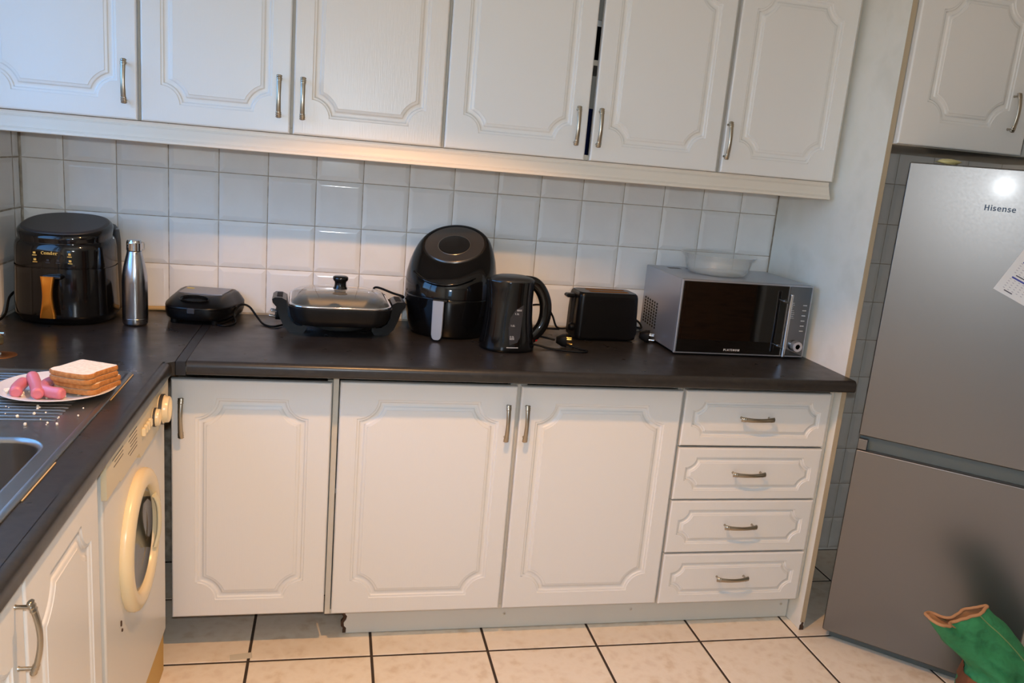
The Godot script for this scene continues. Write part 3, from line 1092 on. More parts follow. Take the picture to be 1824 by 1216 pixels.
func slice(st: SurfaceTool, st2: SurfaceTool, y: float, t: float, xf: Transform3D) -> void:
	var p := PackedVector2Array()
	# a loaf section: square foot, softly lobed top
	for v in [Vector2(-0.048, -0.046), Vector2(-0.044, -0.05), Vector2(0.044, -0.05), Vector2(0.048, -0.046), Vector2(0.047, 0.018), Vector2(0.051, 0.03), Vector2(0.049, 0.043), Vector2(0.038, 0.051), Vector2(0.0, 0.054), Vector2(-0.038, 0.051), Vector2(-0.049, 0.043), Vector2(-0.051, 0.03), Vector2(-0.047, 0.018)]:
		p.append(v)
	var rings := []
	var ins := PackedVector2Array()
	for v in p:
		ins.append(v * 0.965)
	for k in [[ins, y], [p, y + t * 0.2], [p, y + t * 0.8], [ins, y + t]]:
		rings.append(ring3(k[0], k[1]))
	loft(st2, rings, true, false, false, Vector3.ZERO, xf)
	var flat := xf * Transform3D(Basis(Vector3(1, 0, 0), Vector3(0, 0, 1), Vector3(0, -1, 0)), Vector3.ZERO)
	face(st, ins, -(y + t), -1.0, flat)
	face(st, ins, -y, 1.0, flat)

func build_food() -> void:
	var p := thing("dinner_plate", "white china plate resting on the sink drainer", "plate", Vector3(0.398, 0.9048, 0.935))
	var st := begin()
	lathe(st, [Vector2(0, 0.0), Vector2(0.06, 0.0), Vector2(0.064, 0.002), Vector2(0.075, 0.003), Vector2(0.117, 0.0125), Vector2(0.1185, 0.014), Vector2(0.117, 0.015), Vector2(0.078, 0.0062), Vector2(0.066, 0.0048), Vector2(0, 0.0044)], 56)
	part(st, "dish", M.plate, p)
	st = begin()
	for q in [[Vector3(-0.03, 0.006, -0.03), 0.016], [Vector3(-0.014, 0.006, -0.042), 0.012], [Vector3(-0.004, 0.006, -0.03), 0.009]]:
		lathe(st, [Vector2(q[1], 0), Vector2(q[1] * 0.8, 0.004), Vector2(q[1] * 0.4, 0.007), Vector2(0, 0.008)], 9, Transform3D(Basis(Vector3.UP, 0.7), q[0]))
	part(st, "relish", M.relish, p, Vector3.ZERO, "smear of brown relish").set_meta("kind", "stuff")
	st = begin()
	var rng := RandomNumberGenerator.new()
	rng.seed = 12
	for k in 26:
		var a := rng.randf_range(0.5, 3.4)
		var r := rng.randf_range(0.05, 0.1)
		rbox(st, Vector3.ZERO, Vector3.ONE * rng.randf_range(0.003, 0.008), 0.001, turned(Vector3(1, 1, 0).normalized(), rng.randf() * 90.0, Vector3(cos(a) * r, 0.0075 + maxf(r - 0.066, 0.0) * 0.22, sin(a) * r)))
	part(st, "crumbs", M.crumb, p).set_meta("kind", "stuff")
	# two sandwiches, one on the other
	var yaw := -25.0
	for k in 2:
		var sw := thing("sandwich", ["lower bread sandwich on the plate, shifted towards the wall", "upper bread sandwich stacked on another, white crumb side up"][k], "sandwich", Vector3(0.456 + 0.004 * (1 - k), 0.918 + 0.0245 * k, 0.952 - 0.008 * (1 - k)), deg_to_rad(yaw + 3.0 * (1 - k)), "sandwiches on the plate")
		for j in 2:
			st = begin()
			var s2 := begin()
			slice(st, s2, 0.0125 * j, 0.0112, Transform3D.IDENTITY)
			var sl := part(st, "bread_slice", M.bread, sw)
			part(s2, "crust", M.crust, sl)
		st = begin()
		rbox(st, Vector3(0, 0.0118, 0), Vector3(0.088, 0.0016, 0.088), 0.0004)
		part(st, "filling", M.filling, sw)
	# three pieces of pink sausage
	var runs := [
		[[Vector3(0.343, 0.9245, 1.016), Vector3(0.336, 0.926, 0.985), Vector3(0.336, 0.928, 0.945)], "short straight pink sausage piece at the outer edge of the plate"],
		[[Vector3(0.388, 0.9265, 1.030), Vector3(0.380, 0.9285, 1.005), Vector3(0.366, 0.932, 0.972), Vector3(0.348, 0.940, 0.935)], "pink sausage leaning over another, in the middle of the three"],
		[[Vector3(0.436, 0.9275, 1.026), Vector3(0.405, 0.927, 1.012), Vector3(0.386, 0.927, 0.99), Vector3(0.384, 0.927, 0.955), Vector3(0.39, 0.9275, 0.93)], "bent pink sausage touching the sandwich"]]
	for r in runs:
		var pts := smooth(r[0], 10)
		var rad := []
		for i in pts.size():
			var e := minf(i, pts.size() - 1 - i)
			rad.append(0.0125 if e > 2 else [0.008, 0.0108, 0.012][e])
		st = begin()
		tube(st, pts, rad, 18)
		tag(part(st, "sausage", M.sausage, self), r[1], "sausage", "sausage pieces on the plate")
	# crumbs spilt on the drainer
	st = begin()
	for k in 24:
		rbox(st, Vector3.ZERO, Vector3.ONE * rng.randf_range(0.002, 0.005), 0.0006, turned(Vector3(1, 1, 0).normalized(), rng.randf() * 90.0, Vector3(rng.randf_range(0.26, 0.49), 0.9052, rng.randf_range(1.03, 1.16))))
	var cr := part(st, "spilt_crumbs", M.crumb, self)
	tag(cr, "scattered white bread crumbs on the sink drainer", "crumbs")
	cr.set_meta("kind", "stuff")

# ---------------------------------------------------------------- washing machine (front faces +x)
func build_washer() -> void:
	var w := thing("washing_machine", "white front-loading washing machine with a cream porthole ring", "washing machine", Vector3(0, 0, 0.628))
	var st := begin()
	bx(st, Vector3(0.045, 0.128, 0.0), Vector3(0.556, 0.852, 0.586), 0.006)
	part(st, "body", M.wm, w)
	st = begin()
	bx(st, Vector3(0.08, 0.002, 0.004), Vector3(0.550, 0.1285, 0.584), 0.002)
	part(st, "base_strip", M.wm_base, w, Vector3.ZERO, "yellowed plinth strip")
	# control panel: a cream strip whose lower edge steps
	st = begin()
	var to_x := Transform3D(Basis(Vector3(0, 0, -1), Vector3(0, 1, 0), Vector3(1, 0, 0)), Vector3.ZERO)
	var poly := PackedVector2Array([Vector2(-0.004, 0.852), Vector2(-0.598, 0.852), Vector2(-0.598, 0.778), Vector2(-0.5, 0.778), Vector2(-0.49, 0.772), Vector2(-0.33, 0.772), Vector2(-0.315, 0.756), Vector2(-0.004, 0.756)])
	prism(st, poly, 0.5555, 0.566, to_x)
	var cp := part(st, "control_panel", M.wm_panel, w)
	st = begin()
	var rng := RandomNumberGenerator.new()
	rng.seed = 3
	for k in 9:
		var zz := 0.40 if k < 6 else 0.52
		var ln := rng.randf_range(0.05, 0.085)
		var y := 0.842 - 0.0085 * (k % 6)
		rbox(st, Vector3(0.5661, y, zz + ln * 0.5 - 0.05), Vector3(0.0004, 0.002, ln), 0.0)
	part(st, "printed_text_lines", M.ink, cp).set_meta("kind", "stuff")
	# knobs: axis along +x
	var ax := Basis(Vector3(0, 0, 1), -PI * 0.5)
	for k in [[0.108, 0.803, 0.036, 0.024], [0.180, 0.806, 0.022, 0.015]]:
		st = begin()
		var r: float = k[2]
		var d: float = k[3]
		lathe(st, [Vector2(r, 0), Vector2(r, 0), Vector2(r, d * 0.45), Vector2(r, d * 0.45), Vector2(r * 0.93, d * 0.5), Vector2(r * 0.93, d * 0.5), Vector2(r * 0.9, d * 0.92), Vector2(r * 0.82, d), Vector2(0, d)], 36, Transform3D(ax, Vector3(0.566, k[1], k[0])))
		var kn := part(st, "programme_knob", M.wm_cream, w)
		st = begin()
		lathe(st, [Vector2(r * 1.03, d * 0.08), Vector2(r * 1.05, d * 0.1), Vector2(r * 1.05, d * 0.42), Vector2(r * 1.03, d * 0.44)], 36, Transform3D(ax, Vector3(0.566, k[1], k[0])))
		part(st, "dial_ring", mat(c8(62, 58, 54), 0.4), kn, Vector3.ZERO, "dark numbered ring")
	for k in 4:
		st = begin()
		rbox(st, Vector3(0.570, 0.812, 0.235 + 0.022 * k), Vector3(0.01, 0.02, 0.013), 0.003)
		part(st, "push_button", M.wm_cream, w)
	# porthole
	var at := Vector3(0.556, 0.560, 0.318)
	st = begin()
	lathe(st, [Vector2(0.160, -0.001), Vector2(0.162, 0.003), Vector2(0.162, 0.010), Vector2(0.159, 0.017), Vector2(0.151, 0.022), Vector2(0.141, 0.0235), Vector2(0.130, 0.023), Vector2(0.123, 0.020), Vector2(0.1195, 0.014), Vector2(0.118, 0.004)], 64, Transform3D(ax, at))
	var ring := part(st, "door_ring", M.wm_cream, w, Vector3.ZERO, "cream plastic porthole ring")
	st = begin()
	lathe(st, [Vector2(0.1185, 0.009), Vector2(0.112, 0.011), Vector2(0.108, 0.0105), Vector2(0.100, 0.007), Vector2(0.08, 0.0055), Vector2(0.04, 0.0035), Vector2(0, 0.003)], 56, Transform3D(ax, at))
	part(st, "porthole_glass", M.wm_glass, ring)
	st = begin()
	tube(st, smooth([Vector3(0.574, 0.625, 0.221), Vector3(0.581, 0.60, 0.214), Vector3(0.583, 0.56, 0.211), Vector3(0.581, 0.52, 0.213), Vector3(0.575, 0.49, 0.222)], 5), 0.010, 10, 0.55, Vector3(1, 0, 0))
	part(st, "latch", mat(c8(216, 204, 168), 0.35), ring)
	st = begin()
	rbox(st, Vector3(0.557, 0.44, 0.475), Vector3(0.003, 0.012, 0.005), 0.0005)
	rbox(st, Vector3(0.557, 0.42, 0.468), Vector3(0.003, 0.006, 0.005), 0.0005)
	part(st, "rust_chip", M.chip, w)

# ---------------------------------------------------------------- small appliances on the worktop
func pin_plug(parent: Node3D, xf: Transform3D, pin_mat: Material) -> void:
	var st := begin()
	loft(st, [sring(0.0, 0.010, 0.010, 2.5, 20), sring(0.008, 0.016, 0.014, 2.5, 20), sring(0.02, 0.021, 0.02, 3.0, 20), sring(0.032, 0.022, 0.021, 3.0, 20), sring(0.034, 0.021, 0.02, 3.0, 20)], true, true, true, Vector3.ZERO, xf)
	var p := part(st, "plug", M.rubber, parent)
	for q in [[Vector3(-0.0125, 0.034, -0.006), 0.0035, 0.017], [Vector3(0.0125, 0.034, -0.006), 0.0035, 0.017], [Vector3(0.0, 0.034, 0.012), 0.0043, 0.02]]:
		st = begin()
		lathe(st, [Vector2(q[1], 0), Vector2(q[1], q[2] * 0.9), Vector2(q[1] * 0.7, q[2]), Vector2(0, q[2])], 12, xf * Transform3D(Basis.IDENTITY, q[0]))
		part(st, "pin", pin_mat, p)

# axis y of the plug along dir
func aim(dir: Vector3, at: Vector3) -> Transform3D:
	var y := dir.normalized()
	var x := Vector3.UP.cross(y).normalized()
	if x.length() < 0.5:
		x = Vector3.RIGHT
	return Transform3D(Basis(x, y, x.cross(y)), at)

func build_gold_fryer() -> void:
	var t := thing("air_fryer", "black air fryer with a gold handle in the tiled corner", "air fryer", Vector3(0.200, 0.9, 0.165), deg_to_rad(-3.0))
	var st := begin()
	var n := 2.35
	var rings := []
	for k in [[0.0, 0.116], [0.004, 0.124], [0.014, 0.129], [0.014, 0.129], [0.022, 0.1355], [0.03, 0.137], [0.165, 0.133]]:
		rings.append(sring(k[0], k[1], k[1] * 0.96, n, 64))
	loft(st, rings, true, true, false)
	part(st, "basket_drawer", M.black_gloss, t)
	st = begin()
	rings = []
	for k in [[0.165, 0.1305], [0.168, 0.1305], [0.168, 0.1305], [0.1695, 0.1328], [0.22, 0.1312], [0.236, 0.1285], [0.244, 0.124], [0.246, 0.122], [0.246, 0.122], [0.25, 0.1215], [0.262, 0.123], [0.272, 0.1235], [0.279, 0.1185], [0.281, 0.113]]:
		var tilt: float = maxf(k[0] - 0.2, 0.0) * 2.2
		var r := sring(0.0, k[1], k[1] * 0.96, n, 64)
		for j in r.size():
			r[j].y = k[0] - r[j].z * tilt
		rings.append(r)
	loft(st, rings, true, false, true)
	part(st, "upper_housing", M.black_gloss, t)
	st = begin()
	rings = []
	for k in [[0.2805, 0.114], [0.2840, 0.113], [0.2860, 0.106]]:
		var r := sring(0.0, k[1], k[1] * 0.96, n, 64)
		for j in r.size():
			r[j].y = k[0] - r[j].z * 0.178
		rings.append(r)
	loft(st, rings, true, false, true)
	part(st, "lid", M.lid_grey, t, Vector3.ZERO, "dull grey oval lid")
	st = begin()
	rings = []
	for k in [[0.012, 0.104], [0.02, 0.112], [0.23, 0.110], [0.262, 0.106], [0.276, 0.096], [0.281, 0.082]]:
		rings.append(sring(k[0], k[1], k[1] * 0.5, 3.2, 40, 0.012, -0.085))
	loft(st, rings, true, true, true)
	part(st, "rear_housing", M.black_satin, t)
	# waisted gold handle
	st = begin()
	rings = []
	for k in 13:
		var s := k / 12.0
		var y := 0.148 - s * 0.118
		var hw := 0.0195 - 0.0055 * sin(PI * minf(s * 1.05, 1.0))
		if s > 0.5:
			hw += 0.002 * (s - 0.5) * 2.0
		var zf := 0.150 + 0.002 * sin(PI * s) + 0.006 * s
		rings.append(ring_xz(rr2(hw * 2.0, 0.016, 0.006, 4), y, zf))
	loft(st, rings, true, true, true)
	var h := part(st, "handle", M.gold, t, Vector3.ZERO, "gold metallic handle")
	st = begin()
	rbox(st, Vector3(0.010, 0.145, 0.138), Vector3(0.052, 0.012, 0.03), 0.004)
	part(st, "bracket", M.black_gloss, h)
	# control print
	var zf := 0.1292
	var tilt := turned(Vector3.RIGHT, -3.0)
	var r2 := lettering(t, "Conder", 0.0085, M.print_gold, tilt * Transform3D(Basis.IDENTITY, Vector3(-0.002, 0.203, zf + 0.0108)), "Droid Serif", true, true, "brand_lettering")
	for q in [[-0.042, 0.205], [-0.041, 0.186], [0.050, 0.205], [0.051, 0.186], [-0.006, 0.186], [0.02, 0.186]]:
		st = begin()
		var z: float = zf - absf(q[0]) * 0.09
		rbox(st, Vector3(q[0], q[1] + 0.004, z), Vector3(0.007, 0.006, 0.0012), 0.0005)
		rbox(st, Vector3(q[0], q[1] - 0.003, z), Vector3(0.012, 0.0025, 0.0012), 0.0005)
		part(st, "control_icon", M.print_gold if absf(q[0]) > 0.03 else M.lid_grey, t)
	st = begin()
	tube(st, smooth([Vector3(-0.10, 0.05, -0.10), Vector3(-0.142, 0.07, -0.03), Vector3(-0.150, 0.06, 0.03), Vector3(-0.14, 0.02, 0.09), Vector3(-0.148, 0.004, 0.15), Vector3(-0.155, 0.004, 0.24)], 8), 0.0035, 8)
	part(st, "cord", M.rubber, t)

func ring_xz(p: PackedVector2Array, y: float, z: float) -> PackedVector3Array:
	var out := PackedVector3Array()
	for v in p:
		out.append(Vector3(v.x, y, z + v.y))
	return out

func build_bottle() -> void:
	var t := thing("water_bottle", "brushed steel water bottle standing beside the corner air fryer", "bottle", Vector3(0.400, 0.9, 0.228))
	var st := begin()
	lathe(st, [Vector2(0, 0.001), Vector2(0.028, 0.001), Vector2(0.033, 0.003), Vector2(0.0352, 0.008), Vector2(0.0356, 0.022), Vector2(0.0356, 0.022), Vector2(0.0353, 0.0225), Vector2(0.0353, 0.0235), Vector2(0.0356, 0.024), Vector2(0.0356, 0.024), Vector2(0.0357, 0.13), Vector2(0.0345, 0.15), Vector2(0.031, 0.172), Vector2(0.026, 0.195), Vector2(0.0222, 0.21), Vector2(0.0205, 0.219), Vector2(0.0203, 0.2235), Vector2(0.0, 0.2235)], 56)
	part(st, "body", M.steel, t)
	st = begin()
	lathe(st, [Vector2(0.0185, 0.2225), Vector2(0.0218, 0.2235), Vector2(0.0218, 0.2235), Vector2(0.0218, 0.245), Vector2(0.0218, 0.245), Vector2(0.0212, 0.249), Vector2(0.0185, 0.2535), Vector2(0.0185, 0.2535), Vector2(0.0, 0.2545)], 14)
	var c := part(st, "cap", M.chrome, t)
	st = begin()
	tube(st, smooth([Vector3(0.020, 0.249, 0.0), Vector3(0.0265, 0.247, 0), Vector3(0.0275, 0.238, 0), Vector3(0.0265, 0.228, 0), Vector3(0.02, 0.225, 0)], 5), 0.0011, 6)
	part(st, "carry_loop", M.chrome, c)

func build_toastie() -> void:
	var t := thing("sandwich_toaster", "black sandwich toaster with a grey lid plate between bottle and frying pan", "sandwich toaster", Vector3(0.570, 0.9, 0.112), deg_to_rad(-8.0))
	# tapered outline, wide at the back; the handle end forward
	var low := []
	for k in [[0.014, 0.90], [0.018, 0.955], [0.03, 0.99], [0.043, 1.0], [0.048, 0.995]]:
		low.append(toastie_ring(k[0], k[1]))
	var st := begin()
	loft(st, low, true, true, true)
	part(st, "lower_shell", M.black_satin, t)
	var up := []
	for k in [[0.0485, 0.985, 0.0], [0.051, 1.0, 0.0], [0.057, 0.985, -0.001], [0.068, 0.90, -0.012], [0.079, 0.80, -0.026], [0.083, 0.72, -0.036]]:
		var tr := toastie_ring(k[0], k[1])
		for j in tr.size():
			tr[j].z += k[2]
		up.append(tr)
	st = begin()
	loft(st, up, true, true, true)
	var us := part(st, "upper_shell", M.black_satin, t)
	st = begin()
	var plate := PackedVector2Array([Vector2(-0.070, -0.100), Vector2(0.070, -0.100), Vector2(0.066, 0.012), Vector2(0.04, 0.020), Vector2(-0.04, 0.020), Vector2(-0.066, 0.012)])
	var flat := Transform3D(Basis(Vector3(1, 0, 0), Vector3(0, 0, 1), Vector3(0, -1, 0)), Vector3.ZERO)
	prism(st, plate, -0.0855, -0.081, flat)
	part(st, "lid_plate", mat(c8(150, 152, 158), 0.42, 0.35), us, Vector3.ZERO, "grey metal lid plate")
	st = begin()
	rbox(st, Vector3(-0.052, 0.0858, -0.062), Vector3(0.022, 0.0006, 0.012), 0.0)
	part(st, "warning_sticker", M.yellow, us)
	# handle opening: a dark recess at the front
	st = begin()
	lathe(st, [Vector2(0.046, 0.0), Vector2(0.043, 0.003), Vector2(0.04, 0.001), Vector2(0.036, -0.006), Vector2(0.0, -0.007)], 32, Transform3D(Basis(Vector3.RIGHT, 0.42).scaled_local(Vector3(1, 1, 0.40)), Vector3(0, 0.0772, 0.0725)))
	part(st, "handle_opening", M.black_gloss, us)
	st = begin()
	rbox(st, Vector3(0, 0.046, 0.108), Vector3(0.024, 0.018, 0.010), 0.003)
	part(st, "latch", mat(c8(52, 55, 60), 0.3), us)
	for k in 5:
		st = begin()
		rbox(st, Vector3(0.089, 0.030 + 0.009 * k, -0.088), Vector3(0.022, 0.0055, 0.02), 0.002)
		part(st, "hinge_rib", M.black_satin, t)
	for q in [[-0.06, 0.07], [0.06, 0.07], [-0.07, -0.08], [0.07, -0.08]]:
		st = begin()
		lathe(st, [Vector2(0.011, 0.0), Vector2(0.012, 0.003), Vector2(0.012, 0.016)], 16, Transform3D(Basis.IDENTITY, Vector3(q[0], 0, q[1])), true)
		part(st, "foot", M.rubber, t)
	st = begin()
	tube(st, smooth([Vector3(0.085, 0.03, -0.07), Vector3(0.10, 0.015, -0.01), Vector3(0.085, 0.006, 0.045), Vector3(0.07, 0.004, 0.075), Vector3(0.095, 0.004, 0.09), Vector3(0.12, 0.008, 0.06), Vector3(0.105, 0.028, 0.02), Vector3(0.115, 0.05, -0.02), Vector3(0.14, 0.045, -0.03), Vector3(0.17, 0.018, -0.01), Vector3(0.2, 0.004, 0.03), Vector3(0.235, 0.004, 0.055), Vector3(0.26, 0.005, 0.02)], 8), 0.0034, 8)
	part(st, "cord", M.rubber, t)
	pin_plug(t, aim(Vector3(-1, 0.15, 0.3), Vector3(0.268, 0.038, 0.012)), M.chrome)

func toastie_ring(y: float, s: float) -> PackedVector3Array:
	var out := PackedVector3Array()
	var base := smooth2([Vector2(-0.104, -0.1), Vector2(0, -0.104), Vector2(0.104, -0.1), Vector2(0.106, -0.02), Vector2(0.094, 0.055), Vector2(0.062, 0.098), Vector2(0, 0.11), Vector2(-0.062, 0.098), Vector2(-0.094, 0.055), Vector2(-0.106, -0.02)], 5)
	for v in base:
		out.append(Vector3(v.x * s, y, v.y * s))
	return out

func smooth2(p: Array, per: int) -> PackedVector2Array:
	var q := []
	for v in p:
		q.append(Vector3(v.x, v.y, 0))
	var out := PackedVector2Array()
	for v in smooth(q, per, true):
		out.append(Vector2(v.x, v.y))
	return out

func build_pan() -> void:
	var t := thing("electric_frying_pan", "black electric frying pan with a glass lid and knob", "frying pan", Vector3(0.996, 0.9, 0.196), deg_to_rad(2.0))
	var st := begin()
	var rings := []
	for k in [[0.036, 0.118], [0.038, 0.128], [0.045, 0.139], [0.06, 0.147], [0.09, 0.1545], [0.096, 0.1555], [0.096, 0.1555], [0.097, 0.154], [0.096, 0.151], [0.08, 0.147], [0.05, 0.137], [0.046, 0.125]]:
		rings.append(ring3(rr2(k[1] * 2.0, k[1] * 2.0, 0.055, 8), k[0]))
	loft(st, rings, true, true, true)
	part(st, "pan_body", M.pan, t)
	st = begin()
	lathe(st, [Vector2(0.0, 0.012), Vector2(0.07, 0.012), Vector2(0.088, 0.018), Vector2(0.094, 0.034)], 40)
	part(st, "heating_plate", mat(c8(150, 152, 148), 0.35, 0.9), t, Vector3.ZERO, "grey metal heating plate under the pan")
	# lid: steel band, glass dome, knob
	st = begin()
	rings = []
	for k in [[0.0965, 0.1500], [0.0975, 0.1535], [0.1015, 0.1540], [0.1040, 0.1515], [0.1035, 0.1470]]:
		rings.append(ring3(rr2(k[1] * 2.0, k[1] * 2.0, 0.055, 8), k[0]))
	loft(st, rings)
	var lid := part(st, "lid_band", M.chrome, t, Vector3.ZERO, "shiny steel band around the lid")
	st = begin()
	rings = []
	for k in [[0.1035, 0.1475, 0.055], [0.112, 0.142, 0.06], [0.121, 0.128, 0.065], [0.1285, 0.105, 0.07], [0.133, 0.075, 0.06], [0.135, 0.04, 0.038], [0.1355, 0.012, 0.0115]]:
		rings.append(ring3(rr2(k[1] * 2.0, k[1] * 2.0, k[2], 8), k[0]))
	loft(st, rings, true, false, true)
	part(st, "lid_glass", M.lid_glass, t)
	st = begin()
	lathe(st, [Vector2(0.0225, 0.1345), Vector2(0.0215, 0.138), Vector2(0.019, 0.142), Vector2(0.018, 0.150), Vector2(0.018, 0.157), Vector2(0.022, 0.161), Vector2(0.0245, 0.166), Vector2(0.0235, 0.172), Vector2(0.018, 0.1755), Vector2(0, 0.1765)], 32)
	part(st, "knob", M.black_gloss, t)
	# bracket handles that run down into feet
	for s in [-1.0, 1.0]:
		st = begin()
		rings = []
		for k in [[0.150, 0.062, 0.004, 0.045], [0.153, 0.045, 0.007, 0.05], [0.156, 0.02, 0.012, 0.056], [0.160, 0.006, 0.016, 0.05], [0.1625, 0.0005, 0.018, 0.04]]:
			pass
		var prof := PackedVector2Array()
		for v in [Vector2(0.100, 0.030), Vector2(0.100, 0.012), Vector2(0.108, 0.0), Vector2(0.150, 0.0), Vector2(0.168, 0.018), Vector2(0.182, 0.05), Vector2(0.190, 0.078), Vector2(0.202, 0.092), Vector2(0.204, 0.102), Vector2(0.196, 0.108), Vector2(0.176, 0.108), Vector2(0.161, 0.100), Vector2(0.159, 0.082), Vector2(0.156, 0.055), Vector2(0.146, 0.036), Vector2(0.13, 0.024), Vector2(0.112, 0.022), Vector2(0.112, 0.034)]:
			prof.append(Vector2(v.x * s, v.y))
		prism(st, prof, -0.055, 0.055)
		var br := part(st, "handle_bracket", M.black_satin, t)
		st = begin()
		rbox(st, Vector3(s * 0.182, 0.1068, 0.0), Vector3(0.018, 0.006, 0.07), 0.002)
		part(st, "finger_slot", M.dark_void, br)
	st = begin()
	tube(st, smooth([Vector3(0.10, 0.05, -0.15), Vector3(0.115, 0.10, -0.172), Vector3(0.13, 0.115, -0.17), Vector3(0.18, 0.103, -0.14), Vector3(0.215, 0.095, -0.12), Vector3(0.19, 0.08, -0.15), Vector3(0.15, 0.07, -0.165)], 8), 0.0038, 8)
	part(st, "cord", M.rubber, t)

func build_black_fryer() -> void:
	var t := thing("air_fryer", "egg-shaped glossy black air fryer with a slanted round display", "air fryer", Vector3(1.352, 0.9, 0.150), deg_to_rad(-20.0))
	# rings tilt forward towards the slanted top
	var st := begin()
	var spec := [[0.0, 0.112, 0.0], [0.003, 0.122, 0.0], [0.010, 0.127, 0.0], [0.04, 0.136, 0.0], [0.09, 0.1455, 0.0], [0.128, 0.1485, 0.0], [0.128, 0.1485, 0.0], [0.1295, 0.1462, 0.0], [0.1320, 0.1462, 0.0], [0.1335, 0.1485, 0.0], [0.1335, 0.1485, 0.0], [0.165, 0.1490, 2.0], [0.20, 0.1470, 7.0], [0.235, 0.1405, 15.0], [0.262, 0.1315, 22.0], [0.280, 0.1220, 27.0], [0.2885, 0.1140, 29.0], [0.2915, 0.1090, 30.0], [0.2905, 0.1040, 30.0]]
	var rings := []
	for k in spec:
		rings.append(tilt_ring(k[0], k[1], k[2]))
	loft(st, rings, true, true, false)
	part(st, "shell", M.black_gloss, t)
	st = begin()
	loft(st, [tilt_ring(0.2910, 0.1055, 30.0), tilt_ring(0.2860, 0.1040, 30.0), tilt_ring(0.2860, 0.1040, 30.0), tilt_ring(0.2865, 0.098, 30.0)], true, false, true)
	part(st, "rim_groove", M.dark_void, t)
	st = begin()
	loft(st, [tilt_ring(0.286, 0.0985, 30.0), tilt_ring(0.2905, 0.0980, 30.0), tilt_ring(0.2918, 0.0965, 30.0)], true, false, true)
	part(st, "display_plate", mat(c8(96, 92, 88), 0.28, 0.7), t, Vector3.ZERO, "bronze grey slanted top plate")
	st = begin()
	loft(st, [tilt_ring(0.2916, 0.0520, 30.0, 0.008), tilt_ring(0.2935, 0.0515, 30.0, 0.008), tilt_ring(0.2936, 0.0490, 30.0, 0.008)], true, false, true)
	var disc := part(st, "touch_display", mat(c8(26, 27, 28), 0.15), t)
	st = begin()
	loft(st, [tilt_ring(0.2916, 0.0535, 30.0, 0.008), tilt_ring(0.2930, 0.0530, 30.0, 0.008), tilt_ring(0.2926, 0.0518, 30.0, 0.008)])
	part(st, "display_ring", M.nickel, disc)
	# chin crease over the drawer, drawer edge and flat silver handle
	st = begin()
	tube(st, smooth([Vector3(-0.098, 0.205, 0.1035), Vector3(-0.055, 0.186, 0.1345), Vector3(0.0, 0.179, 0.1478), Vector3(0.055, 0.186, 0.1345), Vector3(0.098, 0.205, 0.1035)], 8), 0.0055, 10, 0.8)
	part(st, "crease_moulding", M.black_gloss, t)
	st = begin()
	rings = []
	for k in [[0.130, 0.0172], [0.128, 0.0182], [0.05, 0.0178], [0.022, 0.0172], [0.014, 0.0155], [0.009, 0.0125], [0.006, 0.008]]:
		rings.append(ring_xz(rr2(k[1] * 2.0, 0.009, 0.003, 3), k[0], 0.1645))
	loft(st, rings, true, true, true)
	var h := part(st, "handle", mat(c8(172, 176, 184), 0.42, 0.6), t, Vector3.ZERO, "flat silver handle with a rounded end")
	st = begin()
	rbox(st, Vector3(0.004, 0.131, 0.152), Vector3(0.05, 0.011, 0.028), 0.004)
	part(st, "bracket", M.black_gloss, h)

func tilt_ring(y: float, r: float, deg: float, fwd := 0.0) -> PackedVector3Array:
	var out := PackedVector3Array()
	var a := deg_to_rad(deg)
	for p in sring(0.0, r, r * 1.0, 2.0, 60):
		var q := p + Vector3(0, 0, fwd)
		out.append(Vector3(q.x, y - q.z * sin(a), q.z * cos(a) - 0.02 * deg / 30.0))
	return out

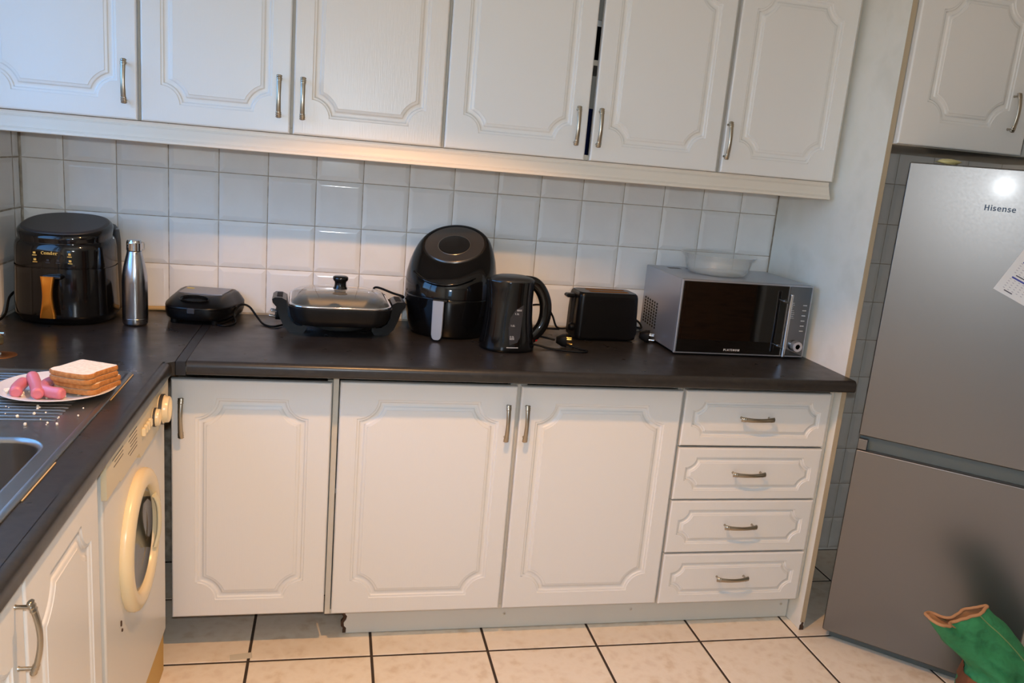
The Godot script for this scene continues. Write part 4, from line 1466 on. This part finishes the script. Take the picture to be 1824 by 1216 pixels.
func build_kettle() -> void:
	var t := thing("kettle", "glossy black jug kettle with a looped handle", "kettle", Vector3(1.512, 0.9, 0.352), deg_to_rad(6.0))
	var st := begin()
	var rings := []
	# y, half width left, half width right, half depth
	for k in [[0.0005, 0.080, 0.080, 0.070], [0.003, 0.086, 0.086, 0.075], [0.012, 0.087, 0.086, 0.076], [0.05, 0.082, 0.080, 0.072], [0.10, 0.077, 0.073, 0.068], [0.15, 0.075, 0.070, 0.066], [0.19, 0.077, 0.070, 0.066], [0.214, 0.081, 0.071, 0.066], [0.217, 0.080, 0.070, 0.065]]:
		var r := sring(k[0], 1.0, k[3], 2.25, 56)
		for j in r.size():
			r[j].x *= k[1] if r[j].x < 0.0 else k[2]
			if r[j].x < 0.0 and k[0] > 0.12:
				# pinch towards the spout
				var f: float = (k[0] - 0.12) / 0.095 * 0.35
				r[j].z *= 1.0 - f * pow(absf(r[j].x) / k[1], 2.0)
		rings.append(r)
	loft(st, rings, true, true, true)
	part(st, "jug", M.black_gloss, t)
	st = begin()
	rings = []
	for k in [[0.216, 0.068], [0.219, 0.068], [0.2255, 0.060], [0.2295, 0.045], [0.231, 0.02]]:
		rings.append(sring(k[0], k[1], k[1] * 0.86, 2.2, 40, 0.004))
	loft(st, rings, true, false, true)
	part(st, "lid", mat(c8(36, 38, 40), 0.3), t)
	st = begin()
	tube(st, smooth([Vector3(0.045, 0.212, 0), Vector3(0.076, 0.207, 0), Vector3(0.100, 0.185, 0), Vector3(0.1165, 0.15, 0), Vector3(0.1205, 0.11, 0), Vector3(0.113, 0.075, 0), Vector3(0.096, 0.05, 0), Vector3(0.075, 0.03, 0), Vector3(0.06, 0.022, 0)], 8), 0.0195, 16, 0.8, Vector3(0, 0, 1))
	var h := part(st, "handle", M.black_gloss, t)
	st = begin()
	rbox(st, Vector3(0.094, 0.028, 0.004), Vector3(0.012, 0.009, 0.016), 0.003)
	part(st, "switch", M.red, h, Vector3.ZERO, "red rocker switch")
	# lens-shaped water gauge with level marks
	st = begin()
	var pts := []
	var lens := [Vector2(0.024, 0.150), Vector2(-0.002, 0.133), Vector2(-0.016, 0.11), Vector2(-0.0195, 0.08), Vector2(-0.018, 0.05), Vector2(-0.014, 0.026), Vector2(0.010, 0.034), Vector2(0.018, 0.05), Vector2(0.021, 0.09), Vector2(0.023, 0.12)]
	var ring := PackedVector3Array()
	var ring2 := PackedVector3Array()
	for v in lens:
		ring.append(Vector3(v.x, v.y, jug_z(v.y, v.x) - 0.003))
		ring2.append(Vector3(v.x, v.y, jug_z(v.y, v.x) + 0.0008))
	loft(st, [ring, ring2], true, false, true)
	var gz := part(st, "water_gauge", mat(c8(52, 54, 58), 0.12), t, Vector3.ZERO, "smoky grey water gauge window")
	for q in [["MAX", 0.010, 0.1335, 0.0055], ["1.5L", 0.003, 0.1225, 0.0055], ["1.0L", -0.008, 0.086, 0.0055], ["0.5L", -0.0085, 0.052, 0.0055], ["MIN", -0.0085, 0.0455, 0.0055]]:
		lettering(gz, q[0], q[3], M.print, Transform3D(Basis(Vector3.RIGHT, deg_to_rad(-4.0)), Vector3(q[1], q[2], jug_z(q[2], q[1]) + 0.0022)), "Droid Sans", false, false, "level_mark")
	st = begin()
	for k in 11:
		rbox(st, Vector3(-0.022 + k * 0.0034, 0.0185, jug_z(0.0185, -0.022 + k * 0.0034) + 0.0006), Vector3(0.0026, 0.0026, 0.0006), 0.0)
	part(st, "printed_line", M.print, t)
	# cord and plug
	st = begin()
	tube(st, smooth([Vector3(0.075, 0.012, -0.01), Vector3(0.105, 0.010, 0.002), Vector3(0.14, 0.004, 0.02), Vector3(0.2, 0.004, 0.052), Vector3(0.24, 0.004, 0.062), Vector3(0.256, 0.004, 0.046), Vector3(0.235, 0.006, 0.02), Vector3(0.205, 0.014, -0.004)], 8), 0.0034, 8)
	tube(st, smooth([Vector3(0.176, 0.02, -0.034), Vector3(0.13, 0.025, -0.06), Vector3(0.06, 0.03, -0.1), Vector3(0.02, 0.05, -0.13)], 8), 0.0034, 8)
	part(st, "cord", M.rubber, t)
	pin_plug(t, aim(Vector3(1, 0.04, 0.42), Vector3(0.176, 0.0225, -0.024)), M.brass)

func jug_z(y: float, x: float) -> float:
	var a := [[0.0, 0.087, 0.0765], [0.012, 0.087, 0.076], [0.05, 0.081, 0.072], [0.10, 0.075, 0.068], [0.15, 0.0725, 0.066], [0.22, 0.076, 0.066]]
	for i in a.size() - 1:
		if y <= a[i + 1][0]:
			var f: float = (y - a[i][0]) / (a[i + 1][0] - a[i][0])
			var rx: float = lerpf(a[i][1], a[i + 1][1], f)
			var rz: float = lerpf(a[i][2], a[i + 1][2], f)
			return rz * pow(1.0 - pow(minf(absf(x) / rx, 0.99), 2.25), 1.0 / 2.25)
	return 0.066

func build_toaster() -> void:
	var t := thing("toaster", "black two-slot toaster standing against the tiles", "toaster", Vector3(1.886, 0.9, 0.148), deg_to_rad(3.0))
	var st := begin()
	var rings := []
	for k in [[0.004, 0.105, 0.055], [0.008, 0.110, 0.060], [0.02, 0.1115, 0.0615], [0.10, 0.1105, 0.060], [0.150, 0.1085, 0.0575], [0.160, 0.1060, 0.055], [0.165, 0.101, 0.050]]:
		rings.append(ring3(rr2(k[1] * 2.0, k[2] * 2.0, 0.02, 6), k[0]))
	loft(st, rings, true, true, false)
	# top with two long slots
	var flat := Transform3D(Basis(Vector3(1, 0, 0), Vector3(0, 0, 1), Vector3(0, -1, 0)), Vector3.ZERO)
	var top := rr2(0.202, 0.100, 0.02, 6)
	var h1 := rr2(0.142, 0.024, 0.004, 2, Vector2(0.008, -0.021))
	var h2 := rr2(0.142, 0.024, 0.004, 2, Vector2(0.008, 0.021))
	face(st, with_hole(with_hole(top, h1), h2), -0.165, -1.0, flat)
	part(st, "housing", M.black_satin, t)
	for h in [h1, h2]:
		st = begin()
		var pr := []
		pr.append(ring3(h, 0.1655))
		pr.append(ring3(h, 0.07))
		loft(st, pr, true, false, true)
		var sl := part(st, "slot", mat(c8(150, 106, 60), 0.45, 0.6), t, Vector3.ZERO, "toast slot with brown metal lining")
		st = begin()
		var cz := 0.0
		for v in h:
			cz += v.y
		cz /= h.size()
		for k in 6:
			tube(st, PackedVector3Array([Vector3(-0.05 + k * 0.024, 0.155, cz - 0.0115), Vector3(-0.05 + k * 0.024, 0.155, cz + 0.0115)]), 0.0009, 6)
		part(st, "wire_guide", M.steel, sl)
	# inset side face: a wide arched relief on the front
	st = begin()
	var arch := PackedVector2Array()
	for v in [Vector2(-0.096, 0.014), Vector2(0.096, 0.014), Vector2(0.094, 0.10), Vector2(0.082, 0.135), Vector2(0.04, 0.143), Vector2(-0.02, 0.142), Vector2(-0.054, 0.128), Vector2(-0.076, 0.09), Vector2(-0.09, 0.045)]:
		arch.append(v)
	var am := smooth2([Vector2(-0.096, 0.014), Vector2(0.0, 0.012), Vector2(0.096, 0.014), Vector2(0.096, 0.10), Vector2(0.082, 0.137), Vector2(0.03, 0.145), Vector2(-0.03, 0.142), Vector2(-0.062, 0.122), Vector2(-0.082, 0.07)], 5)
	prism(st, am, 0.0555, 0.0635, Transform3D(Basis(Vector3.RIGHT, deg_to_rad(-2.0)), Vector3(0.004, 0.0, -0.0005)))
	part(st, "side_relief", M.black_satin, t)
	# lever slot, guide and lever on the left end
	st = begin()
	rbox(st, Vector3(-0.1112, 0.09, 0.0), Vector3(0.006, 0.12, 0.028), 0.002)
	part(st, "lever_track", M.dark_void, t)
	st = begin()
	rbox(st, Vector3(-0.124, 0.146, 0.0), Vector3(0.034, 0.013, 0.034), 0.005)
	part(st, "lever", M.black_satin, t)
	st = begin()
	lathe(st, [Vector2(0.014, 0.0), Vector2(0.0135, 0.01), Vector2(0.011, 0.014), Vector2(0, 0.014)], 24, Transform3D(Basis(Vector3(0, 0, 1), PI * 0.5), Vector3(-0.110, 0.04, 0.018)))
	part(st, "browning_knob", M.black_satin, t)
	for q in [[-0.08, 0.035], [0.08, 0.035], [-0.08, -0.035], [0.08, -0.035]]:
		st = begin()
		lathe(st, [Vector2(0.01, 0.0), Vector2(0.01, 0.006)], 12, Transform3D(Basis.IDENTITY, Vector3(q[0], 0, q[1])), true)
		part(st, "foot", M.rubber, t)
	# cord that loops behind the kettle and a plug beside the microwave
	st = begin()
	tube(st, smooth([Vector3(-0.10, 0.02, -0.05), Vector3(-0.14, 0.02, -0.055), Vector3(-0.16, 0.06, -0.06), Vector3(-0.185, 0.09, -0.058), Vector3(-0.23, 0.098, -0.05), Vector3(-0.28, 0.08, -0.045), Vector3(-0.29, 0.03, -0.05), Vector3(-0.25, 0.014, -0.06), Vector3(-0.19, 0.013, -0.065), Vector3(-0.13, 0.013, -0.06)], 8), 0.0034, 8)
	tube(st, smooth([Vector3(0.105, 0.11, -0.04), Vector3(0.13, 0.07, -0.03), Vector3(0.15, 0.055, -0.02), Vector3(0.152, 0.04, 0.0), Vector3(0.13, 0.04, -0.015), Vector3(0.11, 0.05, -0.03)], 8), 0.0034, 8)
	part(st, "cord", M.rubber, t)
	pin_plug(t, aim(Vector3(1, 0.0, 0.5), Vector3(0.128, 0.0225, 0.045)), M.chrome)

func build_microwave() -> void:
	var t := thing("microwave_oven", "silver microwave oven with a mirrored door and chrome bar handle", "microwave", Vector3(2.305, 0.9, 0.205))
	var hw := 0.235
	var st := begin()
	bx(st, Vector3(-hw, 0.008, -0.165), Vector3(hw, 0.252, 0.148), 0.003)
	part(st, "casing", M.mw, t)
	# front frame and the mirrored door
	st = begin()
	bx(st, Vector3(-hw - 0.001, 0.006, 0.148), Vector3(hw + 0.001, 0.252, 0.160), 0.003)
	part(st, "front_frame", M.mw, t)
	st = begin()
	bx(st, Vector3(-hw + 0.005, 0.012, 0.1585), Vector3(hw - 0.088, 0.2470, 0.1625), 0.0015)
	var d := part(st, "door", M.mw_glass, t)
	lettering(d, "PLATINUM", 0.0068, M.print, Transform3D(Basis.IDENTITY, Vector3(-0.032, 0.024, 0.1631)), "Droid Sans", true, false, "lettering", 0.0005, 7)
	st = begin()
	bx(st, Vector3(hw - 0.0855, 0.012, 0.1585), Vector3(hw - 0.005, 0.2470, 0.1625), 0.0015)
	var cp := part(st, "control_panel", M.mw_mirror, t)
	for k in 6:
		st = begin()
		rbox(st, Vector3(hw - 0.024, 0.186 - 0.0175 * k, 0.1632), Vector3(0.0145, 0.003, 0.002), 0.0008)
		part(st, "button", M.print, cp)
	st = begin()
	var rng := RandomNumberGenerator.new()
	rng.seed = 8
	for k in 9:
		var ln := rng.randf_range(0.010, 0.022)
		rbox(st, Vector3(hw - 0.079 + ln * 0.5, 0.192 - 0.0063 * k, 0.1627), Vector3(ln, 0.0013, 0.0004), 0.0)
	part(st, "printed_text_lines", M.print, cp).set_meta("kind", "stuff")
	st = begin()
	lathe(st, [Vector2(0.0185, 0.0), Vector2(0.0185, 0.0), Vector2(0.018, 0.016), Vector2(0.0165, 0.019), Vector2(0.0165, 0.019), Vector2(0, 0.0185)], 40, Transform3D(Basis(Vector3.RIGHT, PI * 0.5), Vector3(hw - 0.037, 0.047, 0.1625)))
	part(st, "knob", mat(c8(200, 200, 204), 0.32, 0.85), cp)
	# bar handle
	var hx := hw - 0.100
	st = begin()
	tube(st, PackedVector3Array([Vector3(hx, 0.016, 0.2), Vector3(hx, 0.018, 0.2), Vector3(hx, 0.224, 0.2), Vector3(hx, 0.226, 0.2)]), [0.0045, 0.0058, 0.0058, 0.0045], 16)
	for y in [0.045, 0.197]:
		tube(st, PackedVector3Array([Vector3(hx, y, 0.162), Vector3(hx, y, 0.168), Vector3(hx, y, 0.17), Vector3(hx, y, 0.2)]), [0.007, 0.0065, 0.004, 0.004], 14)
	part(st, "handle", M.chrome, d, Vector3.ZERO, "chrome bar handle")
	# vents on the left side and the top
	st = begin()
	for i in 6:
		for j in 9:
			var h := 0.0045
			rbox(st, Vector3(-hw - 0.0002, 0.055 + j * 0.0105 - i * 0.001, -0.135 + i * 0.022), Vector3(0.0012, 0.0072, 0.0105), 0.0004)
	var v := part(st, "side_vents", M.dark_void, t)
	v.set_meta("label", "rows of small dark vent slots")
	for k in 2:
		st = begin()
		rbox(st, Vector3(-0.155 + 0.07 * k, 0.2521, -0.105), Vector3(0.045, 0.0008, 0.028), 0.0003)
		part(st, "top_vent", mat(c8(96, 92, 88), 0.6), t)
	for q in [[-0.2, -0.13], [0.2, -0.13], [-0.2, 0.12], [0.2, 0.12]]:
		st = begin()
		lathe(st, [Vector2(0.012, 0.0), Vector2(0.012, 0.009)], 14, Transform3D(Basis.IDENTITY, Vector3(q[0], 0, q[1])), true)
		part(st, "foot", M.rubber, t)
	var b := thing("plastic_bowl", "clear plastic bowl standing on top of the microwave", "bowl", Vector3(2.268, 1.1525, 0.190))
	st = begin()
	lathe(st, [Vector2(0, 0.0), Vector2(0.088, 0.0), Vector2(0.098, 0.006), Vector2(0.106, 0.02), Vector2(0.1115, 0.045), Vector2(0.113, 0.052), Vector2(0.127, 0.066), Vector2(0.130, 0.067), Vector2(0.130, 0.0685), Vector2(0.126, 0.068), Vector2(0.1115, 0.053), Vector2(0.1095, 0.045), Vector2(0.104, 0.021), Vector2(0.097, 0.0085), Vector2(0.087, 0.0025), Vector2(0, 0.0025)], 64)
	part(st, "bowl_body", M.bowl, b)

# ---------------------------------------------------------------- fridge
func build_fridge() -> void:
	var yaw := deg_to_rad(-42.3)
	var f := thing("fridge_freezer", "silver two-door fridge freezer turned at an angle", "fridge", Vector3(2.612, 0.0, 0.630), yaw)
	# local: x along the front, z towards the viewer, front of the doors at z = 0
	var w := 0.545
	var st := begin()
	bx(st, Vector3(0.004, 0.035, -0.57), Vector3(w - 0.004, 1.566, -0.058), 0.006)
	part(st, "cabinet", M.fridge_side, f)
	st = begin()
	bx(st, Vector3(0.02, 0.002, -0.55), Vector3(w - 0.02, 0.036, -0.045), 0.002)
	part(st, "base", M.fridge_dark, f)
	st = begin()
	bx(st, Vector3(0.008, 0.05, -0.06), Vector3(w - 0.008, 1.56, -0.046), 0.002)
	part(st, "door_seal", M.rubber, f)
	st = begin()
	bx(st, Vector3(0.0, 0.726, -0.048), Vector3(w, 1.572, 0.0), 0.004)
	var d1 := part(st, "upper_door", M.fridge, f)
	lettering(d1, "Hisense", 0.0152, M.print_dark, Transform3D(Basis.IDENTITY, Vector3(0.252, 1.461, 0.0008)), "Droid Sans", true, false, "lettering", 0.002)
	st = begin()
	bx(st, Vector3(0.0, 0.040, -0.048), Vector3(w, 0.678, 0.0), 0.004)
	part(st, "lower_door", M.fridge, f)
	# recessed grip between the doors
	st = begin()
	bx(st, Vector3(0.004, 0.678, -0.047), Vector3(w - 0.004, 0.726, -0.022), 0.001)
	var gr := part(st, "grip_recess", M.fridge_dark, f)
	st = begin()
	bx(st, Vector3(0.002, 0.679, -0.023), Vector3(0.03, 0.714, -0.003), 0.002)
	part(st, "grip_end", M.fridge, gr)
	# a crumpled wrapper left on top
	st = begin()
	var rng := RandomNumberGenerator.new()
	rng.seed = 21
	var rings := []
	for k in 5:
		var r := PackedVector3Array()
		for j in 10:
			var a := TAU * j / 10.0
			var rr: float = [0.012, 0.022, 0.02, 0.014, 0.004][k] * rng.randf_range(0.7, 1.25)
			r.append(Vector3(cos(a) * rr * 1.8, [0.0, 0.004, 0.009, 0.013, 0.015][k] + rng.randf_range(0, 0.002), sin(a) * rr))
		rings.append(r)
	loft(st, rings, true, true, true)
	var wr := part(st, "wrapper", mat(c8(206, 196, 140), 0.5), self, f.transform * Vector3(0.10, 1.5725, -0.03))
	tag(wr, "crumpled pale wrapper lying on top of the fridge", "wrapper")
	# calendar sheet hanging askew on the upper door
	var c := thing("calendar_sheet", "paper calendar sheet with blue bars stuck askew on the fridge door", "calendar", f.transform * Vector3(0.277, 1.238, 0.0012), yaw)
	var sh := Node3D.new()
	sh.name = "sheet_mount"
	var tilt := Basis(Vector3(0, 0, 1), deg_to_rad(-24.0))
	st = begin()
	rbox(st, Vector3(0.105, 0.15, 0.0), Vector3(0.21, 0.30, 0.0005), 0.0, Transform3D(tilt, Vector3.ZERO))
	var pp := part(st, "paper", M.paper, c)
	for k in [[0.052, 0.03], [0.1, 0.03], [0.15, 0.03], [0.2, 0.03]]:
		st = begin()
		rbox(st, Vector3(0.115, k[0], 0.0004), Vector3(0.19, 0.0045, 0.0003), 0.0, Transform3D(tilt, Vector3.ZERO))
		part(st, "blue_bar", M.print_blue, pp)
	st = begin()
	for i in 4:
		for j in 5:
			for k in 14:
				rbox(st, Vector3(0.02 + 0.0125 * k, 0.046 + 0.049 * i - 0.0072 * j, 0.0004), Vector3(0.005, 0.0018, 0.0002), 0.0, Transform3D(tilt, Vector3.ZERO))
	var pd := part(st, "printed_dates", mat(c8(176, 170, 176), 0.7), pp)
	pd.set_meta("kind", "stuff")
	for k in 3:
		st = begin()
		rbox(st, Vector3(0.036 + 0.002 * k, 0.0115 + 0.049 * k, 0.0005), Vector3(0.024, 0.0028, 0.0003), 0.0, Transform3D(tilt, Vector3.ZERO))
		part(st, "printed_line", mat(c8(70, 66, 74), 0.7), pp)

# ---------------------------------------------------------------- green bag in front of the fridge
func build_bag() -> void:
	var t := thing("cloth_bag", "green cloth bag with a tan lining slumped before the fridge", "bag", Vector3(2.76, 0.0, 1.10))
	# flattened cloth body leaning to one side; the mouth runs from a gaping corner up to a tip
	var nz := noise(77, 11.0, 4)
	var rings := []
	# height, left, right, half depth, rise of the far end, gape of the near end
	for k in [[0.001, 0.0, 0.23, 0.085, 0.0, 0.0], [0.012, -0.015, 0.245, 0.095, 0.0, 0.0], [0.10, -0.012, 0.25, 0.095, 0.0, 0.0], [0.165, -0.008, 0.235, 0.085, 0.0, 0.0], [0.205, 0.0, 0.205, 0.075, 0.0, 0.0], [0.25, -0.045, 0.157, 0.062, 0.006, 0.0], [0.29, -0.095, 0.115, 0.05, 0.012, 0.0], [0.325, -0.128, 0.066, 0.036, 0.02, 0.1], [0.35, -0.155, 0.026, 0.023, 0.026, 0.6], [0.372, -0.178, -0.006, 0.013, 0.03, 1.0]]:
		var r := PackedVector3Array()
		var hw: float = (k[2] - k[1]) * 0.5
		for p in sring(0.0, 1.0, 1.0, 2.2, 48):
			var t2: float = p.x
			var near := clampf((-t2 - 0.35) / 0.65, 0.0, 1.0)
			var depth: float = k[3] + 0.042 * k[5] * sin(near * PI * 0.5)
			var q := Vector3(k[1] + hw * (1.0 + t2), k[0] + k[4] * t2 + k[5] * 0.028 * near, p.z * depth)
			var d := nz.get_noise_3d(q.x * 1.5, q.y * 0.7, q.z * 1.5)
			q += Vector3(p.x * 0.4, 0, p.z) * d * 0.05 * minf(1.0, 0.2 + k[3] * 10.0)
			r.append(q)
		rings.append(r)
	var fine := []
	for j in 48:
		var col := []
		for i in rings.size():
			col.append(rings[i][j])
		fine.append(smooth(col, 5))
	var body := []
	for i in fine[0].size():
		var r := PackedVector3Array()
		for j in 48:
			r.append(fine[j][i])
		body.append(r)
	var st := begin()
	loft(st, body, true, true, false)
	part(st, "cloth_body", M.bag, t)
	# the mouth: a tan hem and a pouting corner
	var mouth: PackedVector3Array = body[body.size() - 1]
	var inner := []
	inner.append(mouth)
	for k in [[0.97, 0.0, 0.0], [0.93, 0.010, -0.006], [0.85, 0.028, -0.018], [0.7, 0.05, -0.03]]:
		var r := PackedVector3Array()
		var c := Vector3.ZERO
		for p in mouth:
			c += p
		c /= 48.0
		for p in mouth:
			r.append(c + (p - c) * Vector3(k[0], k[0], k[0] * k[0] * k[0]) + Vector3(k[1], k[2], 0))
		inner.append(r)
	st = begin()
	loft(st, inner, true, false, true, Vector3(0, 1, 0))
	part(st, "lining", M.jute, t, Vector3.ZERO, "tan inner lining at the mouth")
	st = begin()
	var hem := []
	for p in mouth:
		hem.append(p)
	tube(st, smooth(hem + [hem[0]], 2), 0.0045, 8)
	part(st, "hem", M.jute, t)
	# brown band near the foot and a stitched seam
	st = begin()
	var band := []
	for i in range(12, 18):
		var r := PackedVector3Array()
		var c := Vector3.ZERO
		for p in body[i]:
			c += p
		c /= 48.0
		for p in body[i]:
			r.append(c + (p - c) * 1.025)
		band.append(r)
	loft(st, band)
	part(st, "brown_band", M.jute_dark, t)
	st = begin()
	var seam := PackedVector3Array()
	for i in range(18, body.size()):
		seam.append(body[i][8] + (body[i][8] - body[i][32]).normalized() * 0.001)
	tube(st, seam, 0.002, 6)
	part(st, "seam", mat(c8(120, 150, 96), 0.8), t)

# ---------------------------------------------------------------- ceiling lamp, oddments
func build_lamp() -> void:
	var t := thing("ceiling_spotlight", "ceiling spotlight with a warm bulb above the kitchen floor", "lamp", Vector3(1.15, 2.45, 1.5))
	var st := begin()
	lathe(st, [Vector2(0.0, 0.0), Vector2(0.06, 0.0), Vector2(0.06, -0.012), Vector2(0.02, -0.02), Vector2(0.02, -0.04), Vector2(0.05, -0.05), Vector2(0.055, -0.105), Vector2(0.052, -0.105), Vector2(0.047, -0.06), Vector2(0.0, -0.055)], 36)
	part(st, "housing", M.window_white, t)
	st = begin()
	lathe(st, [Vector2(0.0, -0.062), Vector2(0.03, -0.066), Vector2(0.038, -0.08), Vector2(0.03, -0.092), Vector2(0.0, -0.096)], 28)
	part(st, "bulb", M.lamp_glow, t)
	var l := SpotLight3D.new()
	l.name = "lamp_light"
	l.light_color = LAMP_COL
	l.light_energy = LAMP_E
	l.light_size = 0.03
	l.spot_range = 8.0
	l.spot_attenuation = 2.0
	l.spot_angle = LAMP_ANGLE
	l.spot_angle_attenuation = 0.16
	l.shadow_enabled = true
	t.add_child(l)
	l.position = Vector3(0, -0.108, 0)
	l.rotation = Vector3(-PI * 0.5, 0, 0)

func build_oddments() -> void:
	var st := begin()
	rbox(st, Vector3.ZERO, Vector3(0.062, 0.0008, 0.028), 0.0003, turned(Vector3.UP, 8.0))
	tag(part(st, "tape_scrap", M.tape, self, Vector3(0.752, 0.0006, 0.583)), "scrap of pale tape stuck on the floor tiles", "tape")
	# coil of dark hose just visible under the free-hanging door
	st = begin()
	tube(st, smooth([Vector3(0.60, 0.03, 0.10), Vector3(0.66, 0.03, 0.22), Vector3(0.73, 0.03, 0.27), Vector3(0.80, 0.03, 0.22), Vector3(0.84, 0.03, 0.1)], 8), 0.028, 12)
	tag(part(st, "drain_hose", M.rubber, self), "dark hose lying on the floor under the base cabinet door", "hose")
	# wooden cupboard further back in the room, mirrored in the microwave door
	var w := thing("wooden_cupboard", "brown wooden cupboard standing behind the camera", "cupboard", Vector3(3.78, 0, 3.95))
	st = begin()
	bx(st, Vector3(-0.28, 0.002, -0.5), Vector3(0.28, 1.9, 0.5), 0.004)
	part(st, "body", M.wood, w)
	for k in 2:
		st = begin()
		bx(st, Vector3(-0.3, 0.05, -0.49 + 0.495 * k), Vector3(-0.281, 1.87, -0.005 + 0.495 * k), 0.003)
		part(st, "door", M.wood, w)
